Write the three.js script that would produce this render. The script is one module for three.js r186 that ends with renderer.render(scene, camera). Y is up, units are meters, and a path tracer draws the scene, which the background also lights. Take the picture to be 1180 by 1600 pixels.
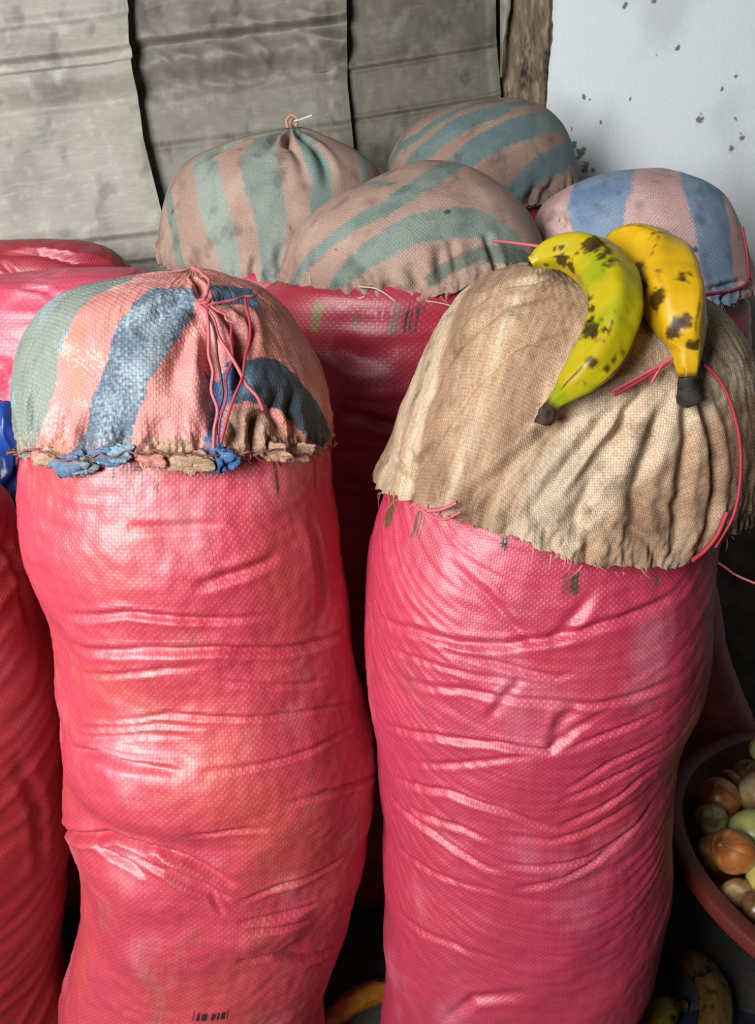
import * as THREE from 'three';
import { mergeGeometries } from 'three/addons/utils/BufferGeometryUtils.js';
import { RectAreaLightUniformsLib } from 'three/addons/lights/RectAreaLightUniformsLib.js';

// ------------------------------------------------------------------ camera, sky, light, exposure
const W = 1180, HT = 1600, F = 1230, PITCH = 18 * Math.PI / 180, EYE = 1.45;
const scene = new THREE.Scene();
const camera = new THREE.PerspectiveCamera(2 * Math.atan(HT / 2 / F) * 180 / Math.PI, W / HT, 0.05, 60);
camera.position.set(0, EYE, 0);
camera.rotation.set(-PITCH, 0, 0);
const renderer = new THREE.WebGLRenderer({ antialias: true });
renderer.toneMapping = THREE.LinearToneMapping;
renderer.toneMappingExposure = 1.0;
renderer.shadowMap.enabled = true;
scene.background = new THREE.Color(0.62, 0.68, 0.74);       // overcast daylight outside the open shopfront
RectAreaLightUniformsLib.init();
// daylight coming in through the open front of the store, behind and to the left of the photographer
const OPEN = { x0: -2.2, x1: -0.85, y0: 1.15, y1: 2.75, z: 1.0 };
const day = new THREE.RectAreaLight(new THREE.Color(1.0, 0.985, 0.96), 25, OPEN.x1 - OPEN.x0, OPEN.y1 - OPEN.y0);
day.position.set((OPEN.x0 + OPEN.x1) / 2, (OPEN.y0 + OPEN.y1) / 2, OPEN.z - 0.02);
day.lookAt((OPEN.x0 + OPEN.x1) / 2, (OPEN.y0 + OPEN.y1) / 2, -5);
day.name = 'daylight';
scene.add(day);

// ------------------------------------------------------------------ helpers
const CP = Math.cos(PITCH), SP = Math.sin(PITCH);
const clamp = (x, a = 0, b = 1) => Math.min(b, Math.max(a, x));
const sstep = (a, b, x) => { const t = clamp((x - a) / (b - a)); return t * t * (3 - 2 * t); };
const lerp = (a, b, t) => a + (b - a) * t;
const V = (x, y, z) => new THREE.Vector3(x, y, z);
function rng(seed) { let s = seed >>> 0; return () => { s = (s + 0x6d2b79f5) | 0; let t = Math.imul(s ^ (s >>> 15), 1 | s); t = (t + Math.imul(t ^ (t >>> 7), 61 | t)) ^ t; return ((t ^ (t >>> 14)) >>> 0) / 4294967296; }; }
// a pixel of the photograph and a distance along the floor give a place
function at(x, y, dist) { const a = (y - 800) / F, k = dist / (CP - a * SP); return V((x - 590) / F * k, EYE - k * (SP + a * CP), -dist); }
function onFloor(x, y, h = 0) { const a = (y - 800) / F, k = (EYE - h) / (SP + a * CP); return V((x - 590) / F * k, h, -k * (CP - a * SP)); }
function proj(p) { const y = p.y - EYE, z = p.z, yc = y * CP - z * SP, zc = y * SP + z * CP; return [590 + F * p.x / -zc, 800 - F * yc / -zc]; }
const PERM = (() => { const r = rng(77), p = new Uint8Array(512); const a = Array.from({ length: 256 }, (_, i) => i); for (let i = 255; i > 0; i--) { const j = Math.floor(r() * (i + 1)); [a[i], a[j]] = [a[j], a[i]]; } for (let i = 0; i < 512; i++) p[i] = a[i & 255]; return p; })();
function n3(x, y, z) {                                       // gradient noise, about -1..1
  const X = Math.floor(x), Y = Math.floor(y), Z = Math.floor(z); x -= X; y -= Y; z -= Z;
  const u = x * x * x * (x * (x * 6 - 15) + 10), v = y * y * y * (y * (y * 6 - 15) + 10), w = z * z * z * (z * (z * 6 - 15) + 10);
  const g = (i, j, k) => { const h = PERM[PERM[PERM[(X + i) & 255] + ((Y + j) & 255)] + ((Z + k) & 255)] & 15, a = x - i, b = y - j, c = z - k; const p = h < 8 ? a : b, q = h < 4 ? b : h === 12 || h === 14 ? a : c; return ((h & 1) ? -p : p) + ((h & 2) ? -q : q); };
  return lerp(lerp(lerp(g(0, 0, 0), g(1, 0, 0), u), lerp(g(0, 1, 0), g(1, 1, 0), u), v), lerp(lerp(g(0, 0, 1), g(1, 0, 1), u), lerp(g(0, 1, 1), g(1, 1, 1), u), v), w);
}
const fbm = (x, y, z, o = 3) => { let s = 0, a = 1, t = 0; for (let i = 0; i < o; i++) { s += a * n3(x, y, z); t += a; a *= 0.5; x *= 2.03; y *= 2.03; z *= 2.03; } return s / t; };
const lin = (hex) => { const c = new THREE.Color(hex); return [c.r, c.g, c.b]; };
const mix3 = (a, b, t) => [lerp(a[0], b[0], t), lerp(a[1], b[1], t), lerp(a[2], b[2], t)];
const used = {};
function numbered(name) { used[name] = (used[name] ?? -1) + 1; return used[name] ? name + '_' + String(used[name]).padStart(3, '0') : name; }
function shade(o) { o.traverse((m) => { if (m.isMesh) { m.castShadow = true; m.receiveShadow = true; } }); return o; }
function thing(name, label, category, group) { const g = new THREE.Group(); g.name = numbered(name); g.userData = { label, category }; if (group) g.userData.group = group; scene.add(g); return g; }
function part(name, geo, mat, parent, extra) { const m = new THREE.Mesh(geo, mat); m.name = name; m.castShadow = m.receiveShadow = true; if (extra) m.userData = extra; parent.add(m); return m; }
function struct(name, geo, mat, label) { const m = new THREE.Mesh(geo, mat); m.name = name; m.castShadow = m.receiveShadow = true; m.userData = { kind: 'structure', label, category: name.split('_')[0] }; scene.add(m); return m; }
function single(name, geo, mat, label, category, group) { const m = new THREE.Mesh(geo, mat); m.name = numbered(name); m.castShadow = m.receiveShadow = true; m.userData = { label, category }; if (group) m.userData.group = group; scene.add(m); return m; }
function splineAt(P, u) { // Catmull-Rom over an array of number rows
  const n = P.length - 1, x = clamp(u) * n, i = Math.min(n - 1, Math.floor(x)), t = x - i, a = P[Math.max(0, i - 1)], b = P[i], c = P[i + 1], d = P[Math.min(n, i + 2)];
  return b.map((_, k) => 0.5 * (2 * b[k] + (c[k] - a[k]) * t + (2 * a[k] - 5 * b[k] + 4 * c[k] - d[k]) * t * t + (3 * b[k] - a[k] - 3 * c[k] + d[k]) * t * t * t));
}
function gridGeo(nu, nv, fn) {                               // fn(i/nu, j/nv) -> {p:[x,y,z], uv:[u,v], c:[r,g,b]}
  const pos = [], uv = [], col = [], idx = [];
  for (let j = 0; j <= nv; j++) for (let i = 0; i <= nu; i++) { const q = fn(i / nu, j / nv); pos.push(...q.p); uv.push(...(q.uv ?? [i / nu, j / nv])); if (q.c) col.push(...q.c); }
  for (let j = 0; j < nv; j++) for (let i = 0; i < nu; i++) { const a = j * (nu + 1) + i, b = a + 1, c = a + nu + 1, d = c + 1; idx.push(a, b, c, b, d, c); }
  const g = new THREE.BufferGeometry();
  g.setAttribute('position', new THREE.Float32BufferAttribute(pos, 3)); g.setAttribute('uv', new THREE.Float32BufferAttribute(uv, 2));
  if (col.length) g.setAttribute('color', new THREE.Float32BufferAttribute(col, 3));
  g.setIndex(idx); g.computeVertexNormals(); return g;
}
function tube(pts, r, seg = 0, taper) {
  const c = new THREE.CatmullRomCurve3(pts), n = seg || Math.max(6, pts.length * 5);
  const g = new THREE.TubeGeometry(c, n, r, 6, false);
  if (taper) { const p = g.attributes.position, ctr = V(); for (let j = 0; j <= n; j++) { c.getPointAt(j / n, ctr); const k = taper(j / n); for (let i = 0; i <= 6; i++) { const q = j * 7 + i; p.setXYZ(q, lerp(ctr.x, p.getX(q), k), lerp(ctr.y, p.getY(q), k), lerp(ctr.z, p.getZ(q), k)); } } g.computeVertexNormals(); }
  return g;
}

// ------------------------------------------------------------------ woven fabric tiles (plain weave of flat tapes; 8 x 8 tapes a tile)
function weaveTile(n, cells, lo, hi, seed, gap, dots = 0) {
  const r = rng(seed), col = new Uint8Array(n * n * 4), bmp = new Uint8Array(n * n * 4), tint = Array.from({ length: cells * cells }, () => r()), row = Array.from({ length: cells }, () => r()), cl = Array.from({ length: cells }, () => r());
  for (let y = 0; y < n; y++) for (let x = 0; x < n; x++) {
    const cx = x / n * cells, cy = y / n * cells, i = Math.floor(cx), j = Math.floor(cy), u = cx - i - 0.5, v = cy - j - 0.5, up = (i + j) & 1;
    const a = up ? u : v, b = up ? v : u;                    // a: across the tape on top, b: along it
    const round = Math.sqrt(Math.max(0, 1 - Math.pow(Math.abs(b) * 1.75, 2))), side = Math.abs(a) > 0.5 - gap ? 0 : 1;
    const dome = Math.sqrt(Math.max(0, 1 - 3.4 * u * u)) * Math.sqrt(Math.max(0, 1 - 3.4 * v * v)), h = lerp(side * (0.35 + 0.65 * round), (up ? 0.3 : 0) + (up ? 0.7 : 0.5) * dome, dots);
    const t = lo + (hi - lo) * (0.25 + 0.75 * h) * (0.86 + 0.14 * tint[j * cells + i]) * (up ? 0.93 + 0.07 * cl[i] : 0.9 + 0.1 * row[j]);  // rounding shade and glints of the tapes are painted into the colour
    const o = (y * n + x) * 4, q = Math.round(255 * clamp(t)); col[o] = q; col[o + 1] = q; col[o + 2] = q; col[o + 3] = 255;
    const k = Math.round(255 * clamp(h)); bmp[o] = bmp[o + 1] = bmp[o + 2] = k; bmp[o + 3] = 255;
  }
  const make = (d) => { const t = new THREE.DataTexture(d, n, n, THREE.RGBAFormat); t.wrapS = t.wrapT = THREE.RepeatWrapping; t.magFilter = THREE.LinearFilter; t.minFilter = THREE.LinearMipmapLinearFilter; t.generateMipmaps = true; t.needsUpdate = true; return t; };
  return { map: make(col), bump: make(bmp) };
}
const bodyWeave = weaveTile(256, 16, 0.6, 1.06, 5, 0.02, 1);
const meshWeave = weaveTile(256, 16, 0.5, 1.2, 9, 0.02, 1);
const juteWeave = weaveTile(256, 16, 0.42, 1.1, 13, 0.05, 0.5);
const M = {};
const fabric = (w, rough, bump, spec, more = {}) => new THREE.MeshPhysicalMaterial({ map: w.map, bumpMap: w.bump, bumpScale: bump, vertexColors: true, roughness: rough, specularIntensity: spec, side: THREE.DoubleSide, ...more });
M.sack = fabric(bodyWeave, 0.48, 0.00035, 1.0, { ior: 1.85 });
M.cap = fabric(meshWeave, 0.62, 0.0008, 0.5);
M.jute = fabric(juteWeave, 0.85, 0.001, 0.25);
const twineMat = (hex, rough = 0.6) => new THREE.MeshStandardMaterial({ color: hex, roughness: rough });
M.pinkTwine = twineMat('#c2626c'); M.redTwine = twineMat('#a8303f'); M.paleTwine = twineMat('#cfc6b8'); M.tanTwine = twineMat('#b08a68'); M.darkTwine = twineMat('#4a2c2c'); M.hemTwine = twineMat('#7a4e44');

// ------------------------------------------------------------------ sack surfaces
// rows: [y, left, right] outline of the thing at that photo row, for a body whose axis stands at distance dist
function surface(rows, dist, k = 0.9, floor = false, n = 2.15) {
  let P = rows.map(([y, l, r]) => { const a = at(l, y, dist), b = at(r, y, dist); return [a.y, (a.x + b.x) / 2, Math.max(0, (b.x - a.x) / 2)]; });
  if (floor) { P = P.filter((p) => p[0] > 0.06); const e = P[P.length - 1]; P.push([0.05, e[1], e[2] * 1.0], [0.012, e[1], e[2] * 0.9], [0.0, e[1], e[2] * 0.6], [0.0, e[1], 0.001]); }
  const N = 400, D = []; let L = 0, prev;
  for (let i = 0; i <= N; i++) { const q = splineAt(P, i / N); q[2] = Math.max(0, q[2]); if (floor) q[0] = Math.max(0, q[0]); if (prev) L += Math.hypot(q[0] - prev[0], q[2] - prev[2]); D.push([...q, L]); prev = q; }
  const ring = (t) => { const s = clamp(t) * L; let lo = 0, hi = N; while (hi - lo > 1) { const m = (lo + hi) >> 1; D[m][3] <= s ? lo = m : hi = m; } const f = (s - D[lo][3]) / Math.max(1e-9, D[hi][3] - D[lo][3]); return D[lo].map((v, i) => lerp(v, D[hi][i], f)); };
  const pos = (th, t) => { const [h, cx, rx] = ring(t), c = Math.cos(th), s = Math.sin(th), e = 2 / n; return V(cx + rx * Math.sign(c) * Math.abs(c) ** e, h, -dist + rx * k * Math.sign(s) * Math.abs(s) ** e); };
  const R = Math.max(...D.map((d) => d[2])) * (1 + k) / 2;
  const S = { pos, ring, L, R, dist, k };
  const G = [];
  for (let i = 0; i <= 70; i++) for (let j = 0; j <= 150; j++) { const th = Math.PI * (0.01 + 0.98 * i / 70), t = 0.005 + 0.99 * j / 150; G.push([th, t, ...proj(pos(th, t))]); }
  S.locate = (x, y) => {
    let best, bd = 1e9; for (const g of G) { const d = (g[2] - x) ** 2 + (g[3] - y) ** 2; if (d < bd) { bd = d; best = g; } }
    let [th, t] = best, a = 0.05, b = 0.008;
    for (let it = 0; it < 7; it++) { let B = [th, t, bd]; for (let i = -1; i <= 1; i++) for (let j = -1; j <= 1; j++) { const q = th + i * a, w = clamp(t + j * b, 0.001, 0.999), p = proj(pos(q, w)), d = (p[0] - x) ** 2 + (p[1] - y) ** 2; if (d < B[2]) B = [q, w, d]; } [th, t, bd] = B; a *= 0.6; b *= 0.6; }
    return { th, t, err: Math.sqrt(bd) };
  };
  S.normal = (th, t) => { const e = 0.004, a = pos(th + e, t).sub(pos(th - e, t)), b = pos(th, t + e).sub(pos(th, t - e)); return a.cross(b).normalize(); };
  S.lift = (x, y, off) => { let tx = x, ty = y, p, q; for (let i = 0; i < 5; i++) { q = S.locate(tx, ty); p = S.pos(q.th, q.t).addScaledVector(S.normal(q.th, q.t), off); const s = proj(p); tx += (x - s[0]) * 0.8; ty += (y - s[1]) * 0.8; } p.err = q.err; return p; };
  S.US = (th, t) => [(th - Math.PI / 2) * R, t * L];
  S.disc = (th, t) => { const s = t * L; return [-s * Math.cos(th) * -1, s * Math.sin(th)]; };
  return S;
}
// grooves and ridges in the cloth: {p: photo points along it, w: width in metres, d: depth in metres}
function foldField(S, folds, fw = 1, fd = 1) {
  const list = folds.map((f0) => { const f = { ...f0, w: f0.w * fw, d: f0.d * fd }; const q = f.p.map(([x, y]) => { const l = S.locate(x, y); return S.US(l.th, l.t); }); const pad = f.w * 4; const len = [0]; for (let i = 1; i < q.length; i++) len.push(len[i - 1] + Math.hypot(q[i][0] - q[i - 1][0], q[i][1] - q[i - 1][1])); return { ...f, q, len, box: [Math.min(...q.map((a) => a[0])) - pad, Math.max(...q.map((a) => a[0])) + pad, Math.min(...q.map((a) => a[1])) - pad, Math.max(...q.map((a) => a[1])) + pad] }; });
  return (u, s) => {
    let z = 0;
    for (const f of list) {
      if (u < f.box[0] || u > f.box[1] || s < f.box[2] || s > f.box[3]) continue;
      let bd = 1e9, sd = 0, along = 0;
      for (let i = 1; i < f.q.length; i++) { const [ax, ay] = f.q[i - 1], [bx, by] = f.q[i], dx = bx - ax, dy = by - ay, l2 = dx * dx + dy * dy, t = clamp(((u - ax) * dx + (s - ay) * dy) / l2), px = u - ax - t * dx, py = s - ay - t * dy, d = Math.hypot(px, py); if (d < bd) { bd = d; sd = Math.sign(dx * py - dy * px); along = (f.len[i - 1] + t * Math.sqrt(l2)) / f.len[f.len.length - 1]; } }
      const x = bd / f.w, tp = Math.pow(Math.max(0, Math.sin(Math.PI * along)), 0.7), k = f.side ?? 0.28;
      z += tp * f.d * (-Math.exp(-x * x) + k * Math.exp(-((x - 1.7) * (x - 1.7)) / 0.9) * (f.one ? (sd * f.one > 0 ? 1.4 : 0) : 1));
    }
    return z;
  };
}
function cloth(S, { nu, nv, t0 = 0, tEnd = () => 1, disp, color, uvScale, disc = false }) {
  const pos = new Float32Array((nu + 1) * (nv + 1) * 3), uv = [], idx = [], par = [];
  for (let j = 0, o = 0; j <= nv; j++) for (let i = 0; i <= nu; i++, o += 3) {
    const a = i / nu, th = -Math.PI / 2 + 2 * Math.PI * (a + 0.55 * Math.sin(2 * Math.PI * a) / (2 * Math.PI)), e = tEnd(th), t = lerp(t0, e, j / nv), p = S.pos(th, t);
    pos[o] = p.x; pos[o + 1] = p.y; pos[o + 2] = p.z; par.push([th, t, e]);
    const q = disc ? S.disc(th, t) : S.US(th, t); uv.push(q[0] / uvScale, q[1] / uvScale);
  }
  for (let j = 0; j < nv; j++) for (let i = 0; i < nu; i++) { const a = j * (nu + 1) + i, b = a + 1, c = a + nu + 1, d = c + 1; idx.push(a, b, c, b, d, c); }
  const g = new THREE.BufferGeometry(); g.setAttribute('position', new THREE.BufferAttribute(pos, 3)); g.setAttribute('uv', new THREE.Float32BufferAttribute(uv, 2)); g.setIndex(idx); g.computeVertexNormals();
  const nor = g.attributes.normal.array, col = new Float32Array(pos.length);
  for (let v = 0, o = 0; v < par.length; v++, o += 3) {
    const [th, t, e] = par[v], x = pos[o], y = pos[o + 1], z = pos[o + 2], us = S.US(th, t), c = color(th, t, e, us, x, y, z);
    col[o] = c[0]; col[o + 1] = c[1]; col[o + 2] = c[2];
    if (disp) { const d = disp(th, t, e, us, x, y, z); pos[o] += nor[o] * d; pos[o + 1] = Math.max(0.001, y + nor[o + 1] * d); pos[o + 2] += nor[o + 2] * d; }
  }
  for (let j = 0; j <= nv; j++) { const a = j * (nu + 1) * 3, b = a + nu * 3; for (let c = 0; c < 3; c++) pos[b + c] = pos[a + c]; }
  g.setAttribute('color', new THREE.BufferAttribute(col, 3)); g.computeVertexNormals(); return g;
}
function seamFn(S, pts, back) {                              // photo points along the front hem -> t(th)
  const q = pts.map(([x, y]) => { const l = S.locate(x, y); return [l.th, l.t]; }).sort((a, b) => a[0] - b[0]), bt = back ?? (q[0][1] + q[q.length - 1][1]) / 2;
  const P = [[-Math.PI / 2, bt], [q[0][0] - 0.9, lerp(q[0][1], bt, 0.5)], ...q, [q[q.length - 1][0] + 0.9, lerp(q[q.length - 1][1], bt, 0.5)], [1.5 * Math.PI, bt]];
  return (th) => { let i = 1; while (i < P.length - 1 && th > P[i][0]) i++; return lerp(P[i - 1][1], P[i][1], sstep(P[i - 1][0], P[i][0], th)); };
}
function polysIn(S, list) {                                  // areas outlined on the photograph -> outlines on the cloth (flat disc coordinates)
  return list.map((f) => ({ ...f, q: f.p.map(([x, y]) => { const l = S.locate(x, y); return S.disc(l.th, l.t); }) }));
}
function inside(q, x, y) { let c = false; for (let i = 0, j = q.length - 1; i < q.length; j = i++) { const [ax, ay] = q[i], [bx, by] = q[j]; if ((ay > y) !== (by > y) && x < (bx - ax) * (y - ay) / (by - ay) + ax) c = !c; } return c; }
function bandsIn(S, list) { return list.map((f) => ({ ...f, q: f.p.map(([x, y, w]) => { const l = S.locate(x, y), p = S.pos(l.th, l.t), d = p.distanceTo(camera.position); return [...S.disc(l.th, l.t), (w ?? f.w) / F * d * 0.58]; }) })); }
function bandAt(b, x, y) { let m = 1e9; for (let i = 1; i < b.q.length; i++) { const [ax, ay, aw] = b.q[i - 1], [bx, by, bw] = b.q[i], dx = bx - ax, dy = by - ay; let t = ((x - ax) * dx + (y - ay) * dy) / (dx * dx + dy * dy); t = clamp(t, i === 1 ? -0.6 : 0, i === b.q.length - 1 ? 1.6 : 1); m = Math.min(m, Math.hypot(x - ax - t * dx, y - ay - t * dy) - lerp(aw, bw, clamp(t))); } return m; }
// loose ends of the woven tapes along a hem
function fringe(S, tFn, th0, th1, count, seed, lmin, lmax, out = 0.006, w = 0.0011) {
  const r = rng(seed), pos = [], idx = [];
  for (let i = 0; i < count; i++) {
    const th = lerp(th0, th1, r()), t = tFn(th) + (r() - 0.6) * 0.02, p = S.pos(th, clamp(t)), n = S.normal(th, clamp(t, 0.02, 0.98)), len = lerp(lmin, lmax, r() ** 3), side = V(n.z, 0, -n.x).normalize(), lean = (r() - 0.5) * 2.4, flare = out * (0.4 + r());
    const a = pos.length / 3;
    for (let k = 0; k < 4; k++) { const f = k / 3, c = p.clone().addScaledVector(n, 0.004 + flare * Math.sin(f * 2.2)).addScaledVector(V(0, -1, 0), len * f).addScaledVector(side, lean * len * f * (0.4 + 0.6 * f)); for (const s of [-1, 1]) { const q = c.clone().addScaledVector(side, s * w * (1 - 0.6 * f)); pos.push(q.x, q.y, q.z); } }
    for (let k = 0; k < 3; k++) { const b = a + k * 2; idx.push(b, b + 2, b + 1, b + 1, b + 2, b + 3); }
  }
  const g = new THREE.BufferGeometry(); g.setAttribute('position', new THREE.Float32BufferAttribute(pos, 3)); g.setIndex(idx); g.computeVertexNormals(); return g;
}
const strand = (S, pts, off = 0.006) => pts.map(([x, y, d]) => (d ? at(x, y, d) : S.lift(x, y, off)));
function hemCord(S, tFn, th0, th1, n, amp, off, seed) { const r = rng(seed), pts = []; for (let i = 0; i <= n; i++) { const th = lerp(th0, th1, i / n), t = clamp(tFn(th) - 0.025 + (r() - 0.5) * amp, 0.02, 0.99); pts.push(S.pos(th, t).addScaledVector(S.normal(th, t), off * (0.6 + 0.8 * r()))); } return pts; }

// red polypropylene cloth: dye that has faded and rubbed unevenly, with soil in it
function redCloth(seed, base, pale, warm, soil, soilAmount = 0.3, extra) {
  const B = lin(base), P = lin(pale), Wm = lin(warm), So = lin(soil);
  return (th, t, e, us, x, y, z) => {
    const n = fbm(us[0] * 5 + seed, us[1] * 4, seed, 3), m = fbm(us[0] * 9, us[1] * 6 + seed, 3.3 + seed, 3), fine = n3(us[0] * 260, us[1] * 18, seed), fine2 = n3(us[0] * 22, us[1] * 240, seed + 5);
    let c = mix3(B, Wm, sstep(-0.1, 0.5, n)); c = mix3(c, P, 0.5 * sstep(0.05, 0.5, m + 0.06 * fine2 + 0.06 * fine));
    const d = fbm(us[0] * 14 + 9, us[1] * 9 + seed, 7.1, 4) + 0.25 * fine; c = mix3(c, So, soilAmount * sstep(0.12, 0.5, d));
    const k = 1 + 0.07 * fine + 0.08 * fine2; c = [c[0] * k, c[1] * k, c[2] * k];
    return extra ? extra(c, th, t, us, x, y, z, d, fine) : c;
  };
}
// worn places where single tapes are gone and the filling shows between the threads
function tornPatches(S, list) {
  const L = list.map(([x, y, w, h, hex]) => { const l = S.locate(x, y), [u, s] = S.US(l.th, l.t), d = S.pos(l.th, l.t).distanceTo(camera.position) / F; return [u, s, w * d / 2, h * d / 2, lin(hex ?? '#5a3326')]; });
  return (u, s) => { for (const [a, b, w, h, c] of L) { const x = (u - a) / w, y = (s - b) / h; if (Math.abs(x) < 1 && Math.abs(y) < 1 + 0.5 * n3(u * 300, 3, b * 9)) { if (n3(u * 420, s * 8, a * 9) < 0.12) return c; } } return null; };
}

// ------------------------------------------------------------------ the room
const BACK = 2.42;
const cement = (hex, rough, seed, amp = 0.25) => { // mottled, grainy mineral surface, 1 m a tile
  const n = 512, d = new Uint8Array(n * n * 4), b = new Uint8Array(n * n * 4), c = new THREE.Color(hex).getRGB({}, THREE.SRGBColorSpace), r = rng(seed);
  for (let y = 0; y < n; y++) for (let x = 0; x < n; x++) { const w = (f, s) => { const a = x / n, e = y / n; return lerp(lerp(n3(a * f, e * f, s), n3((a - 1) * f, e * f, s), a), lerp(n3(a * f, (e - 1) * f, s), n3((a - 1) * f, (e - 1) * f, s), a), e); }; const v = 1 + amp * (w(5, seed) + 0.6 * w(17, seed + 3)) + 0.12 * (r() - 0.5), o = (y * n + x) * 4; d[o] = 255 * clamp(c.r * v); d[o + 1] = 255 * clamp(c.g * v); d[o + 2] = 255 * clamp(c.b * v); d[o + 3] = 255; const q = 255 * clamp(0.5 + 0.3 * w(40, seed) + 0.2 * w(90, seed + 1) + 0.15 * (r() - 0.5)); b[o] = b[o + 1] = b[o + 2] = q; b[o + 3] = 255; }
  const mk = (a, srgb) => { const t = new THREE.DataTexture(a, n, n, THREE.RGBAFormat); t.wrapS = t.wrapT = THREE.RepeatWrapping; t.magFilter = THREE.LinearFilter; if (srgb) t.colorSpace = THREE.SRGBColorSpace; t.needsUpdate = true; return t; };
  return new THREE.MeshStandardMaterial({ map: mk(d, true), bumpMap: mk(b), bumpScale: 0.004, roughness: rough });
};
M.floor = cement('#3c3b3a', 0.85, 21); M.roomWall = cement('#4a4844', 0.9, 33, 0.12);
function slab(w, h, t, x, y, z, ry = 0, rx = 0) { const g = new THREE.BoxGeometry(w, h, t), p = g.attributes.position, n = g.attributes.normal, uv = g.attributes.uv; for (let i = 0; i < p.count; i++) { const a = Math.abs(n.getX(i)), b = Math.abs(n.getY(i)); uv.setXY(i, a > 0.5 ? p.getZ(i) : p.getX(i), b > 0.5 ? p.getZ(i) : p.getY(i)); } g.rotateX(rx); g.rotateY(ry); g.translate(x, y, z); return g; }
struct('floor', slab(6, 0.1, 6, 0.4, -0.05, -0.2), M.floor, 'dark grey bare concrete floor');
struct('ceiling', slab(6, 0.1, 6, 0.4, 3.05, -0.2), M.roomWall, 'plain grey ceiling');
struct('wall_back', slab(3.4, 3, 0.1, -1.14, 1.5, -BACK - 0.075), M.roomWall, 'grey masonry wall behind the cardboard sheets');
struct('wall_left', slab(0.1, 3, 5, -2.45, 1.5, 0.3), M.roomWall, 'plain side wall of the store');
{ // front wall with the open shopfront
  const z = OPEN.z + 0.06, gs = [slab(OPEN.x0 + 2.5, 3, 0.1, (OPEN.x0 - 2.5) / 2, 1.5, z), slab(3.3 - OPEN.x1, 3, 0.1, (3.3 + OPEN.x1) / 2, 1.5, z), slab(OPEN.x1 - OPEN.x0, OPEN.y0, 0.1, (OPEN.x0 + OPEN.x1) / 2, OPEN.y0 / 2, z), slab(OPEN.x1 - OPEN.x0, 3 - OPEN.y1, 0.1, (OPEN.x0 + OPEN.x1) / 2, (3 + OPEN.y1) / 2, z)];
  struct('wall_front', mergeGeometries(gs), M.roomWall, 'front wall with a wide open shopfront');
}
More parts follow.
